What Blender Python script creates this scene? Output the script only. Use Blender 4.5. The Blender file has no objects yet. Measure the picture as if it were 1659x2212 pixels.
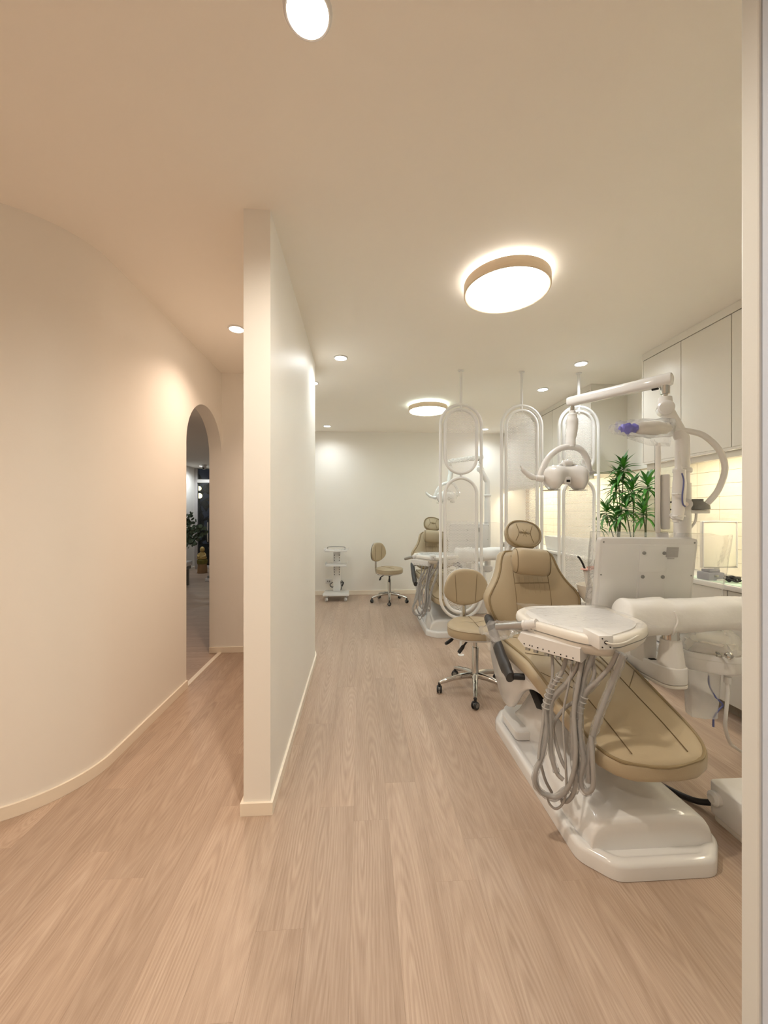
import bpy, bmesh, math, random
from mathutils import Vector, Matrix, noise

random.seed(7)
PI = math.pi
SC = bpy.context.scene
C = SC.collection

# ------------------------------------------------------------------ camera
F, CU, CV, CAMZ, YAW = 831.0, 829.5, 1110.0, 1.34, math.radians(3.4)
cs, sn = math.cos(YAW), math.sin(YAW)
cam_d = bpy.data.cameras.new('camera')
cam = bpy.data.objects.new('camera', cam_d)
C.objects.link(cam)
cam.location = (0, 0, CAMZ)
cam.rotation_euler = (PI / 2, 0, -YAW)
cam_d.sensor_fit = 'HORIZONTAL'
cam_d.sensor_width = 36
cam_d.lens = F / 1659 * 36
cam_d.shift_y = (CV - 1106) / 1659
cam_d.clip_start = 0.02
SC.camera = cam

# ------------------------------------------------------------------ world + exposure
wd = bpy.data.worlds.new('night'); SC.world = wd
wd.use_nodes = True
wd.node_tree.nodes['Background'].inputs[0].default_value = (0.004, 0.005, 0.008, 1)
wd.node_tree.nodes['Background'].inputs[1].default_value = 1.0
SC.view_settings.view_transform = 'Standard'
SC.view_settings.look = 'None'
SC.view_settings.gamma = 1
SC.view_settings.use_curve_mapping = False
SC.view_settings.exposure = 1.6
SC.cycles.max_bounces = 12
SC.cycles.diffuse_bounces = 8
SC.cycles.transparent_max_bounces = 24

MID = (1.0, 0.90, 0.76)
WARM = (1.0, 0.76, 0.58)       # corridor downlights
NEUT = (0.92, 0.98, 1.0)       # treatment room downlights
P_WARM, P_NEUT, P_LAMP, P_LED = 36.0, 9.5, 6.2, 2.4


def W(u, v, t):                # photo pixel + distance along the view axis -> room point
    s = (u - CU) / F
    return Vector((s * t * cs + t * sn, t * cs - s * t * sn, CAMZ + (CV - v) / F * t))


def WX(u, v, X):               # photo pixel on the plane x = X
    s = (u - CU) / F
    return W(u, v, X / (s * cs + sn))


# ------------------------------------------------------------------ materials
def s2l(c):
    return tuple(((x / 255) / 12.92 if x / 255 <= 0.04045 else ((x / 255 + 0.055) / 1.055) ** 2.4) for x in c)


def mat(name, rgb, rough=0.5, metal=0.0, var=0.04, vscale=8.0, bump=0.0, bscale=60.0, spec=0.5, coat=0.0, stretch=None):
    m = bpy.data.materials.new(name); m.use_nodes = True
    nt = m.node_tree; N = nt.nodes; L = nt.links
    b = N['Principled BSDF']
    b.inputs['Roughness'].default_value = rough
    b.inputs['Metallic'].default_value = metal
    b.inputs['Specular IOR Level'].default_value = spec
    b.inputs['Coat Weight'].default_value = coat
    b.inputs['Coat Roughness'].default_value = 0.08
    tc = N.new('ShaderNodeTexCoord')
    src = tc.outputs['Object']
    if stretch:
        mp = N.new('ShaderNodeMapping'); mp.inputs['Scale'].default_value = stretch
        L.new(src, mp.inputs['Vector']); src = mp.outputs['Vector']
    nz = N.new('ShaderNodeTexNoise'); nz.inputs['Scale'].default_value = vscale; nz.inputs['Detail'].default_value = 4
    L.new(src, nz.inputs['Vector'])
    c = s2l(rgb)
    mx = N.new('ShaderNodeMix'); mx.data_type = 'RGBA'
    mx.inputs[6].default_value = (*[max(0, x * (1 - var)) for x in c], 1)
    mx.inputs[7].default_value = (*[min(1, x * (1 + var)) for x in c], 1)
    L.new(nz.outputs['Fac'], mx.inputs[0])
    L.new(mx.outputs[2], b.inputs['Base Color'])
    if bump > 0:
        n2 = N.new('ShaderNodeTexNoise'); n2.inputs['Scale'].default_value = bscale; n2.inputs['Detail'].default_value = 3
        L.new(src, n2.inputs['Vector'])
        bp = N.new('ShaderNodeBump'); bp.inputs['Strength'].default_value = bump; bp.inputs['Distance'].default_value = 0.004
        L.new(n2.outputs['Fac'], bp.inputs['Height']); L.new(bp.outputs['Normal'], b.inputs['Normal'])
    return m


def emat(name, col, strength):
    m = bpy.data.materials.new(name); m.use_nodes = True
    nt = m.node_tree
    b = nt.nodes['Principled BSDF']
    b.inputs['Base Color'].default_value = (0.9, 0.9, 0.88, 1)
    b.inputs['Emission Color'].default_value = (*col, 1)
    b.inputs['Emission Strength'].default_value = strength
    return m


def plastic_film(name, haze=0.12, rough=0.12, gloss=0.5):
    m = bpy.data.materials.new(name); m.use_nodes = True
    nt = m.node_tree; N = nt.nodes; L = nt.links
    out = N['Material Output']; N.remove(N['Principled BSDF'])
    tr = N.new('ShaderNodeBsdfTransparent'); tr.inputs[0].default_value = (1, 1, 1, 1)
    df = N.new('ShaderNodeBsdfDiffuse'); df.inputs[0].default_value = (0.95, 0.95, 0.95, 1)
    tl = N.new('ShaderNodeBsdfTranslucent'); tl.inputs[0].default_value = (0.95, 0.95, 0.95, 1)
    md = N.new('ShaderNodeMixShader'); md.inputs[0].default_value = 0.45
    L.new(df.outputs[0], md.inputs[1]); L.new(tl.outputs[0], md.inputs[2])
    gl = N.new('ShaderNodeBsdfGlossy'); gl.inputs['Roughness'].default_value = rough
    tc = N.new('ShaderNodeTexCoord')
    nz = N.new('ShaderNodeTexNoise'); nz.inputs['Scale'].default_value = 26; nz.inputs['Detail'].default_value = 4; nz.inputs['Distortion'].default_value = 1.0
    L.new(tc.outputs['Object'], nz.inputs['Vector'])
    bp = N.new('ShaderNodeBump'); bp.inputs['Strength'].default_value = 0.6; bp.inputs['Distance'].default_value = 0.01
    L.new(nz.outputs['Fac'], bp.inputs['Height'])
    L.new(bp.outputs['Normal'], gl.inputs['Normal'])
    fr = N.new('ShaderNodeFresnel'); fr.inputs['IOR'].default_value = 1.4
    L.new(bp.outputs['Normal'], fr.inputs['Normal'])
    fm = N.new('ShaderNodeMath'); fm.operation = 'MULTIPLY'; fm.inputs[1].default_value = gloss; L.new(fr.outputs[0], fm.inputs[0])
    m1 = N.new('ShaderNodeMixShader'); m1.inputs[0].default_value = haze
    L.new(tr.outputs[0], m1.inputs[1]); L.new(md.outputs[0], m1.inputs[2])
    m2 = N.new('ShaderNodeMixShader')
    L.new(fm.outputs[0], m2.inputs[0]); L.new(m1.outputs[0], m2.inputs[1]); L.new(gl.outputs[0], m2.inputs[2])
    L.new(m2.outputs[0], out.inputs['Surface'])
    return m


def plank_material(name):
    m = bpy.data.materials.new(name); m.use_nodes = True
    nt = m.node_tree; N = nt.nodes; L = nt.links
    b = N['Principled BSDF']; b.inputs['Roughness'].default_value = 0.42
    b.inputs['Specular IOR Level'].default_value = 0.42
    tc = N.new('ShaderNodeTexCoord'); oi = N.new('ShaderNodeObjectInfo')
    mul = N.new('ShaderNodeMath'); mul.operation = 'MULTIPLY'; mul.inputs[1].default_value = 137.0
    L.new(oi.outputs['Random'], mul.inputs[0])
    cb = N.new('ShaderNodeCombineXYZ'); L.new(mul.outputs[0], cb.inputs[0]); L.new(mul.outputs[0], cb.inputs[2])
    ad = N.new('ShaderNodeVectorMath'); L.new(tc.outputs['Object'], ad.inputs[0]); L.new(cb.outputs[0], ad.inputs[1])
    # cathedral figure: long nested ellipses around a random heart, warped by noise
    m1 = N.new('ShaderNodeMapping'); m1.inputs['Scale'].default_value = (9.0, 1.3, 1); L.new(ad.outputs[0], m1.inputs['Vector'])
    n1 = N.new('ShaderNodeTexNoise'); n1.inputs['Scale'].default_value = 1.0; n1.inputs['Detail'].default_value = 2.5
    L.new(m1.outputs[0], n1.inputs['Vector'])

    def mth(op, a_, b_=None, c_=None):
        n = N.new('ShaderNodeMath'); n.operation = op
        for i, x_ in enumerate((a_, b_, c_)):
            if x_ is None: continue
            if isinstance(x_, (int, float)): n.inputs[i].default_value = x_
            else: L.new(x_, n.inputs[i])
        return n.outputs[0]
    sp = N.new('ShaderNodeSeparateXYZ'); L.new(tc.outputs['Object'], sp.inputs[0])
    hx_ = mth('SUBTRACT', mth('FRACT', mth('MULTIPLY', oi.outputs['Random'], 17.0)), 0.5)
    hy_ = mth('SUBTRACT', mth('FRACT', mth('MULTIPLY', oi.outputs['Random'], 5.3)), 0.5)
    ex = mth('MULTIPLY_ADD', hx_, 0.10, sp.outputs[0])
    ey = mth('MULTIPLY', mth('MULTIPLY_ADD', hy_, 1.5, sp.outputs[1]), 0.075)
    dd = mth('SQRT', mth('ADD', mth('MULTIPLY', ex, ex), mth('MULTIPLY', ey, ey)))
    ph = mth('ADD', mth('MULTIPLY', dd, 620.0), mth('MULTIPLY', n1.outputs['Fac'], 26.0))
    sn_ = mth('SINE', ph)
    mk = mth('MULTIPLY', mth('MULTIPLY_ADD', sn_, 0.5, 0.5), mth('SUBTRACT', 1.25, mth('MULTIPLY', dd, 9.0)))
    si2 = N.new('ShaderNodeMath'); si2.operation = 'MAXIMUM'; si2.inputs[1].default_value = 0.0
    L.new(mk, si2.inputs[0])
    # fine fibres
    m2 = N.new('ShaderNodeMapping'); m2.inputs['Scale'].default_value = (330, 11, 1); L.new(ad.outputs[0], m2.inputs['Vector'])
    n2 = N.new('ShaderNodeTexNoise'); n2.inputs['Scale'].default_value = 1.0; n2.inputs['Detail'].default_value = 4
    L.new(m2.outputs[0], n2.inputs['Vector'])
    # broad streaks
    m3 = N.new('ShaderNodeMapping'); m3.inputs['Scale'].default_value = (24, 1.6, 1); L.new(ad.outputs[0], m3.inputs['Vector'])
    n3 = N.new('ShaderNodeTexNoise'); n3.inputs['Scale'].default_value = 1.0; n3.inputs['Detail'].default_value = 3
    L.new(m3.outputs[0], n3.inputs['Vector'])
    rp = N.new('ShaderNodeValToRGB')
    cr = rp.color_ramp
    cr.elements[0].position = 0.22; cr.elements[0].color = (*s2l((152, 129, 111)), 1)
    cr.elements[1].position = 0.80; cr.elements[1].color = (*s2l((196, 176, 159)), 1)
    e = cr.elements.new(0.5); e.color = (*s2l((176, 154, 136)), 1)
    f1 = N.new('ShaderNodeMath'); f1.operation = 'MULTIPLY'; f1.inputs[1].default_value = 0.15; L.new(si2.outputs[0], f1.inputs[0])
    f2 = N.new('ShaderNodeMath'); f2.operation = 'MULTIPLY_ADD'; f2.inputs[1].default_value = 0.46; L.new(n2.outputs['Fac'], f2.inputs[0]); L.new(f1.outputs[0], f2.inputs[2])
    f3 = N.new('ShaderNodeMath'); f3.operation = 'MULTIPLY_ADD'; f3.inputs[1].default_value = 0.42; L.new(n3.outputs['Fac'], f3.inputs[0]); L.new(f2.outputs[0], f3.inputs[2])
    L.new(f3.outputs[0], rp.inputs[0])
    hs = N.new('ShaderNodeHueSaturation'); L.new(rp.outputs[0], hs.inputs['Color'])
    v = N.new('ShaderNodeMath'); v.operation = 'MULTIPLY_ADD'; v.inputs[1].default_value = 0.13; v.inputs[2].default_value = 0.935
    L.new(oi.outputs['Random'], v.inputs[0]); L.new(v.outputs[0], hs.inputs['Value'])
    L.new(hs.outputs[0], b.inputs['Base Color'])
    bp = N.new('ShaderNodeBump'); bp.inputs['Strength'].default_value = 0.12; bp.inputs['Distance'].default_value = 0.002
    L.new(n2.outputs['Fac'], bp.inputs['Height']); L.new(bp.outputs[0], b.inputs['Normal'])
    return m


def mesh_material(name, pitch=0.0135, hole=0.34):
    m = bpy.data.materials.new(name); m.use_nodes = True
    nt = m.node_tree; N = nt.nodes; L = nt.links
    b = N['Principled BSDF']; b.inputs['Base Color'].default_value = (0.82, 0.81, 0.79, 1); b.inputs['Roughness'].default_value = 0.4
    out = N['Material Output']
    tc = N.new('ShaderNodeTexCoord')
    sp = N.new('ShaderNodeSeparateXYZ'); L.new(tc.outputs['Object'], sp.inputs[0])

    def mth(op, a, bb=None, c=None):
        n = N.new('ShaderNodeMath'); n.operation = op
        for i, x in enumerate((a, bb, c)):
            if x is None: continue
            if isinstance(x, (int, float)): n.inputs[i].default_value = x
            else: L.new(x, n.inputs[i])
        return n.outputs[0]
    X = mth('DIVIDE', sp.outputs[0], pitch); Z = mth('DIVIDE', sp.outputs[2], pitch * math.sqrt(3))

    def dist(ox):
        fx = mth('SUBTRACT', mth('FRACT', mth('ADD', X, ox + 100)), 0.5)
        fz = mth('MULTIPLY', mth('SUBTRACT', mth('FRACT', mth('ADD', Z, ox + 100)), 0.5), math.sqrt(3))
        return mth('SQRT', mth('ADD', mth('MULTIPLY', fx, fx), mth('MULTIPLY', fz, fz)))
    d = mth('MINIMUM', dist(0.0), dist(0.5))
    fac = mth('LESS_THAN', d, hole)
    tr = N.new('ShaderNodeBsdfTransparent'); mx = N.new('ShaderNodeMixShader')
    L.new(fac, mx.inputs[0]); L.new(b.outputs[0], mx.inputs[1]); L.new(tr.outputs[0], mx.inputs[2])
    L.new(mx.outputs[0], out.inputs['Surface'])
    return m


M = {}
M['wall'] = mat('wall_paint', (240, 237, 231), 0.46, var=0.015, vscale=3, bump=0.05, bscale=90, spec=0.3)
M['ceil'] = mat('ceiling_paint', (246, 241, 233), 0.8, var=0.015, vscale=2, bump=0.03, bscale=120)
M['jamb'] = mat('cooled_wall_paint', (216, 218, 216), 0.5, var=0.015, vscale=3, bump=0.05, bscale=90)  # same wall paint, greyed to offset the warm light on this edge
M['base'] = mat('baseboard_paint', (240, 230, 214), 0.4, var=0.01)
M['frame'] = mat('door_frame_paint', (204, 214, 232), 0.4, var=0.01)
M['plank'] = plank_material('vinyl_plank')
M['joint'] = mat('floor_joint', (126, 102, 84), 0.8)
M['cab'] = mat('cabinet_laminate', (226, 222, 213), 0.3, var=0.012, vscale=2)
M['cabgrey'] = mat('base_cabinet_laminate', (205, 202, 196), 0.4, var=0.015)
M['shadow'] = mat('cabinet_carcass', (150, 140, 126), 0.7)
M['counter'] = mat('worktop_stone', (226, 224, 220), 0.25, var=0.03, vscale=25)
M['tile'] = mat('rough_tile', (240, 232, 212), 0.45, var=0.04, vscale=9, bump=0.8, bscale=22)
M['grout'] = mat('tile_grout', (190, 172, 144), 0.9)
M['leather'] = mat('beige_leather', (178, 162, 135), 0.45, var=0.04, vscale=10, bump=0.10, bscale=260)
M['piping'] = mat('leather_piping', (140, 122, 90), 0.45, var=0.04)
M['seam'] = mat('stitched_seam', (112, 94, 66), 0.7, var=0.05)
M['white'] = mat('white_enamel', (222, 220, 218), 0.28, var=0.012, vscale=4, spec=0.5)
M['gloss'] = mat('glossy_white_shell', (224, 223, 222), 0.12, var=0.01, vscale=3, coat=0.6)
M['offwhite'] = mat('ivory_plastic', (224, 219, 211), 0.35, var=0.015)
M['steelwhite'] = mat('white_powder_coat', (228, 227, 225), 0.35, var=0.01)
M['chrome'] = mat('chrome', (206, 204, 200), 0.12, metal=1.0, var=0.02)
M['alu'] = mat('brushed_metal', (176, 174, 170), 0.32, metal=1.0, var=0.05, vscale=40, stretch=(1, 1, 8))
M['black'] = mat('black_rubber', (34, 33, 34), 0.5, var=0.1)
M['armblack'] = mat('charcoal_arm_pad', (58, 56, 56), 0.45, var=0.06, bump=0.05)
M['dark'] = mat('dark_slot', (30, 28, 27), 0.7)
M['grey'] = mat('grey_hose_rubber', (158, 155, 152), 0.45, var=0.05)
M['greyplastic'] = mat('grey_plastic', (128, 128, 124), 0.5, var=0.04)
M['foam'] = mat('white_foam_wrap', (228, 227, 225), 0.75, var=0.02, vscale=14, bump=0.35, bscale=35)
M['film'] = plastic_film('clear_plastic_film', 0.12, 0.12, 0.5)
M['sleeve'] = plastic_film('clear_hose_sleeve', 0.22, 0.12, 0.6)
M['haze'] = plastic_film('milky_plastic_bag', 0.36, 0.2)
M['perf'] = mesh_material('perforated_sheet')
M['leaf'] = mat('glossy_green_leaf', (76, 140, 50), 0.35, var=0.35, vscale=14)
M['leafdark'] = mat('deep_green_leaf', (52, 108, 40), 0.38, var=0.3, vscale=14)
M['stem'] = mat('plant_stem', (72, 78, 48), 0.6, var=0.15)
M['euc'] = mat('eucalyptus_leaf', (86, 104, 84), 0.6, var=0.3, vscale=12)
M['wood'] = mat('pale_ash_rim', (236, 216, 188), 0.45, var=0.08, vscale=20, stretch=(1, 1, 6))
M['stump'] = mat('weathered_wood', (160, 128, 92), 0.75, var=0.25, vscale=6, bump=0.5, bscale=18, stretch=(6, 6, 0.6))
M['moss'] = mat('mossy_cloth', (120, 112, 52), 0.85, var=0.25, vscale=20)
M['gold'] = mat('gilded_stone', (196, 168, 104), 0.5, var=0.3, vscale=24, bump=0.5, bscale=40)
M['purple'] = mat('violet_tip', (96, 92, 196), 0.35, var=0.1)
M['pink'] = mat('pink_cuff', (232, 184, 172), 0.4, var=0.04)
M['blue'] = mat('blue_tube', (92, 98, 150), 0.4)
M['mint'] = mat('mint_mat', (196, 222, 204), 0.6)
M['paper'] = mat('white_paper_panel', (242, 238, 226), 0.6)
M['slategrey'] = mat('slate_box', (120, 122, 138), 0.5)
M['pot'] = mat('matte_white_planter', (232, 230, 226), 0.45)
M['soil'] = mat('potting_soil', (70, 54, 40), 0.95, var=0.3, vscale=60)
M['metalframe'] = mat('aluminium_frame', (198, 194, 194), 0.4, var=0.02)
M['label'] = mat('printed_grey_label', (168, 164, 160), 0.55, var=0.25, vscale=160, stretch=(0.3, 1, 4))
M['screen'] = mat('dark_screen', (22, 22, 26), 0.15)
M['outside'] = mat('dark_paving', (40, 36, 32), 0.9, var=0.2)
M['foliage'] = mat('night_hedge', (30, 34, 22), 0.9, var=0.4, vscale=8)
gm = bpy.data.materials.new('window_glass'); gm.use_nodes = True
_n = gm.node_tree.nodes; _l = gm.node_tree.links
_t = _n.new('ShaderNodeBsdfTransparent'); _g = _n.new('ShaderNodeBsdfGlossy'); _g.inputs['Roughness'].default_value = 0.02
_f = _n.new('ShaderNodeFresnel'); _f.inputs['IOR'].default_value = 1.45; _x = _n.new('ShaderNodeMixShader')
_t.inputs[0].default_value = (0.9, 0.92, 0.9, 1)
_l.new(_f.outputs[0], _x.inputs[0]); _l.new(_t.outputs[0], _x.inputs[1]); _l.new(_g.outputs[0], _x.inputs[2])
_n.remove(_n['Principled BSDF']); _l.new(_x.outputs[0], _n['Material Output'].inputs['Surface'])
M['glass'] = gm


# ------------------------------------------------------------------ mesh helpers
def addbox(bm, x0, x1, y0, y1, z0, z1, bev=0.0, segs=2, rot=None):
    r = bmesh.ops.create_cube(bm, size=1)
    vs = r['verts']
    c = Vector(((x0 + x1) / 2, (y0 + y1) / 2, (z0 + z1) / 2)); d = (x1 - x0, y1 - y0, z1 - z0)
    for v in vs:
        v.co = Vector((v.co.x * d[0], v.co.y * d[1], v.co.z * d[2]))
    if bev > 0:
        es = list({e for v in vs for e in v.link_edges})
        r2 = bmesh.ops.bevel(bm, geom=es, offset=bev, segments=segs, profile=0.5, affect='EDGES')
        vs = list({v for f in r2['faces'] for v in f.verts} | {v for v in vs if v.is_valid})
    for v in vs:
        if rot is not None: v.co = rot @ v.co
        v.co = v.co + c
    return bm


def box(x0, x1, y0, y1, z0, z1, bev=0.0, segs=2, rot=None):
    return addbox(bmesh.new(), x0, x1, y0, y1, z0, z1, bev, segs, rot)


def addloft(bm, rings, cap0=True, cap1=True, closed=True):
    vr = [[bm.verts.new(p) for p in r] for r in rings]
    n = len(rings[0])
    for a, b in zip(vr[:-1], vr[1:]):
        for i in range(n if closed else n - 1):
            j = (i + 1) % n
            bm.faces.new((a[i], a[j], b[j], b[i]))
    if cap0: bm.faces.new(list(reversed(vr[0])))
    if cap1: bm.faces.new(vr[-1])
    return bm


def loft(rings, **k):
    return addloft(bmesh.new(), rings, **k)


def catmull(pts, n=6, closed=False):
    pts = [Vector(p) for p in pts]
    if len(pts) < 3 and not closed: return pts
    out = []
    m = len(pts)
    rng = range(m if closed else m - 1)
    for i in rng:
        if closed:
            p0, p1, p2, p3 = pts[i - 1], pts[i], pts[(i + 1) % m], pts[(i + 2) % m]
        else:
            p0 = pts[i - 1] if i > 0 else pts[0] * 2 - pts[1]
            p1, p2 = pts[i], pts[i + 1]
            p3 = pts[i + 2] if i + 2 < m else pts[-1] * 2 - pts[-2]
        for k in range(n):
            t = k / n
            out.append(0.5 * ((2 * p1) + (p2 - p0) * t + (2 * p0 - 5 * p1 + 4 * p2 - p3) * t * t + (3 * p1 - p0 - 3 * p2 + p3) * t ** 3))
    if not closed: out.append(pts[-1])
    return out


def addtube(bm, pts, r, segs=10, closed=False, flat=1.0, jit=0.0):
    pts = [Vector(p) for p in pts]
    m = len(pts)
    rad = r if isinstance(r, (list, tuple)) else None
    tang = []
    for i in range(m):
        a = pts[i - 1] if (i > 0 or closed) else pts[i]
        b = pts[(i + 1) % m] if (i < m - 1 or closed) else pts[i]
        tang.append((b - a).normalized())
    up = Vector((0, 0, 1))
    if abs(tang[0].dot(up)) > 0.9: up = Vector((1, 0, 0))
    nrm = (up - tang[0] * up.dot(tang[0])).normalized()
    rings = []
    for i in range(m):
        t = tang[i]
        nrm = (nrm - t * nrm.dot(t))
        nrm = nrm.normalized() if nrm.length > 1e-6 else t.orthogonal().normalized()
        bi = t.cross(nrm)
        rr = (rad[min(len(rad) - 1, int(round(i * (len(rad) - 1) / max(1, m - 1))))] if rad else r)
        ring = []
        for k in range(segs):
            a = 2 * PI * k / segs
            q = rr * (1 + (jit * noise.noise(pts[i] * 40 + Vector((k * 3.1, 0, 0))) if jit else 0))
            ring.append(pts[i] + nrm * (math.cos(a) * q) + bi * (math.sin(a) * q * flat))
        rings.append(ring)
    if closed:
        rings.append(rings[0])
        vr = [[bm.verts.new(p) for p in r_] for r_ in rings[:-1]]
        for i in range(m):
            a, b = vr[i], vr[(i + 1) % m]
            for k in range(segs):
                j = (k + 1) % segs
                bm.faces.new((a[k], a[j], b[j], b[k]))
    else:
        addloft(bm, rings)
    return bm


def tube(pts, r, segs=10, n=0, closed=False, flat=1.0, jit=0.0):
    if n: pts = catmull(pts, n, closed)
    return addtube(bmesh.new(), pts, r, segs, closed, flat, jit)


def lathe(prof, c=(0, 0, 0), segs=28, axis='Z', cap=True):
    rings = []
    for r, h in prof:
        ring = []
        for k in range(segs):
            a = 2 * PI * k / segs
            x, y = r * math.cos(a), r * math.sin(a)
            p = Vector((x, y, h)) if axis == 'Z' else (Vector((h, x, y)) if axis == 'X' else Vector((x, h, y)))
            ring.append(p + Vector(c))
        rings.append(ring)
    return loft(rings, cap0=cap, cap1=cap)


def prism(poly, h0, h1, plane='XY', bev=0.0, segs=2):
    bm = bmesh.new()
    def P(a, b, h):
        return (a, b, h) if plane == 'XY' else ((h, a, b) if plane == 'YZ' else (a, h, b))
    lo = [bm.verts.new(P(a, b, h0)) for a, b in poly]
    hi = [bm.verts.new(P(a, b, h1)) for a, b in poly]
    n = len(poly)
    bm.faces.new(list(reversed(lo))); bm.faces.new(hi)
    for i in range(n):
        j = (i + 1) % n
        bm.faces.new((lo[i], lo[j], hi[j], hi[i]))
    bmesh.ops.recalc_face_normals(bm, faces=bm.faces)
    if bev > 0:
        bmesh.ops.bevel(bm, geom=list(bm.edges), offset=bev, segments=segs, profile=0.5, affect='EDGES', clamp_overlap=True)
    return bm


def sell(a, n):                      # superellipse unit point
    c, s = math.cos(a), math.sin(a)
    return math.copysign(abs(c) ** (2 / n), c), math.copysign(abs(s) ** (2 / n), s)


def rpoly(pts, r, n=5):              # rounded corners on a plan polygon
    out = []
    m = len(pts)
    for i in range(m):
        p = Vector(pts[i]); a = Vector(pts[i - 1]); b = Vector(pts[(i + 1) % m])
        rr = min(r, (a - p).length * 0.45, (b - p).length * 0.45)
        s = p + (a - p).normalized() * rr; e = p + (b - p).normalized() * rr
        for k in range(n + 1):
            t = k / n
            q = s * (1 - t) ** 2 + p * 2 * t * (1 - t) + e * t * t
            out.append((q.x, q.y))
    return out


def obj(name, bm, m, parent=None, smooth=True, ang=38):
    bmesh.ops.recalc_face_normals(bm, faces=bm.faces)
    me = bpy.data.meshes.new(name)
    bm.to_mesh(me); bm.free()
    if parent is not None:
        off = Vector((0, 0, 0)); p = parent
        while p is not None:
            off += p.location; p = p.parent
        me.transform(Matrix.Translation(-off))
    if smooth:
        for p in me.polygons: p.use_smooth = True
        me.set_sharp_from_angle(angle=math.radians(ang))
    me.materials.append(M[m] if isinstance(m, str) else m)
    o = bpy.data.objects.new(name, me)
    C.objects.link(o)
    if parent is not None: o.parent = parent
    return o


def recenter(o):
    """move a top-level mesh object's origin to the bottom centre of its bounds"""
    me = o.data
    xs = [v.co for v in me.vertices]
    c = Vector(((min(v.x for v in xs) + max(v.x for v in xs)) / 2, (min(v.y for v in xs) + max(v.y for v in xs)) / 2, min(v.z for v in xs)))
    me.transform(Matrix.Translation(-c)); o.location = c
    return o


def thing(name, label, cat, loc=(0, 0, 0), rotz=0, group=None):
    o = bpy.data.objects.new(name, None); C.objects.link(o)
    o.location = loc; o.rotation_euler = (0, 0, rotz)
    o.empty_display_size = 0.1
    o['label'] = label; o['category'] = cat
    if group: o['group'] = group
    return o


def solo(name, bm, m, label, cat, group=None, smooth=True):
    o = recenter(obj(name, bm, m, None, smooth))
    o['label'] = label; o['category'] = cat
    if group: o['group'] = group
    return o


def struct(name, bm, m, label=None, smooth=False, ang=38):
    o = obj(name, bm, m, None, smooth, ang); o['kind'] = 'structure'
    if label: o['label'] = label
    return o


def dup(root, loc, rotz=None, label=None):
    r = root.copy(); C.objects.link(r); r.location = loc
    if rotz is not None: r.rotation_euler = (0, 0, rotz)
    if label: r['label'] = label
    for ch in list(root.children):
        c = ch.copy(); C.objects.link(c); c.parent = r
        for g in ch.children:
            d = g.copy(); C.objects.link(d); d.parent = c
    return r


# ================================================================== SETTING
H = 2.70
HR = 2.45      # reception ceiling
XR = 2.80      # right wall
YB = 6.40      # back wall of the treatment room
XW = -1.345    # corridor wall


def sweep_plan(path, z0, z1, th):
    """closed wall slab: plan path offset sideways by th (to the right of travel), between z0 and z1"""
    left = [Vector(p) for p in path]
    right = []
    for i, p in enumerate(left):
        a = left[max(i - 1, 0)]; b = left[min(i + 1, len(left) - 1)]
        t = (b - a).normalized()
        right.append(p + Vector((t.y, -t.x)) * th)
    rings = [[(l.x, l.y, z0), (l.x, l.y, z1), (r.x, r.y, z1), (r.x, r.y, z0)] for l, r in zip(left, right)]
    return loft(rings)


# floor ------------------------------------------------------------
fl = struct('floor', box(-3.3, XR - 0.001, -1.6, YB, -0.06, -0.004), 'joint', 'light oak vinyl plank floor')
PW, PL = 0.152, 1.22
pm = box(-PW / 2 + 0.0001, PW / 2 - 0.0001, -PL / 2 + 0.00005, PL / 2 - 0.00005, -0.004, 0.0, 0.00025, 1)
pme = bpy.data.meshes.new('plank'); pm.to_mesh(pme); pm.free(); pme.materials.append(M['plank'])


def add_plank(parent, x, y0, y1):
    o = bpy.data.objects.new('plank', pme); C.objects.link(o); o.parent = parent
    o.location = (x, (y0 + y1) / 2, 0); o.scale = (1, (y1 - y0) / PL, 1)


pcount = 0
x = -3.15
while x < 2.72:
    y = -0.7 - random.random() * PL
    while y < YB - 0.1:
        yc = y + PL / 2
        # planks the camera's side of the rounded corner and in the treatment room only
        ymax = YB if x > -1.42 else 1.95
        if y + PL > 0.25 and ymax - y > 0.02:
            add_plank(fl, x, y, min(y + PL, ymax)); pcount += 1
        y += PL
    x += PW

# reception floor: planks run across
fr = struct('floor_reception', box(-4.1, -1.40, 1.85, 9.75, -0.066, -0.0045), 'joint', 'reception plank floor beyond the archway')
y = 2.7
while y < 9.6:
    xr = -1.385
    first = True
    while xr > -4.1:
        ln = PL * (0.25 + 0.75 * random.random()) if first else PL
        o = bpy.data.objects.new('plank', pme); C.objects.link(o); o.parent = fr
        o.location = (xr - ln / 2, y, -0.0004); o.rotation_euler = (0, 0, PI / 2); o.scale = (1, ln / PL, 1)
        xr -= ln; first = False
    y += PW

# ceilings ------------------------------------------------------------
struct('ceiling', box(-3.4, XR + 0.1, -1.7, YB + 0.1, H, H + 0.1), 'ceil', 'plain cream painted ceiling')
struct('ceiling_reception', box(-4.2, -1.461, 2.35, 9.8, HR, HR + 0.1), 'ceil', 'lower ceiling of the reception beyond the arch')

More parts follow.
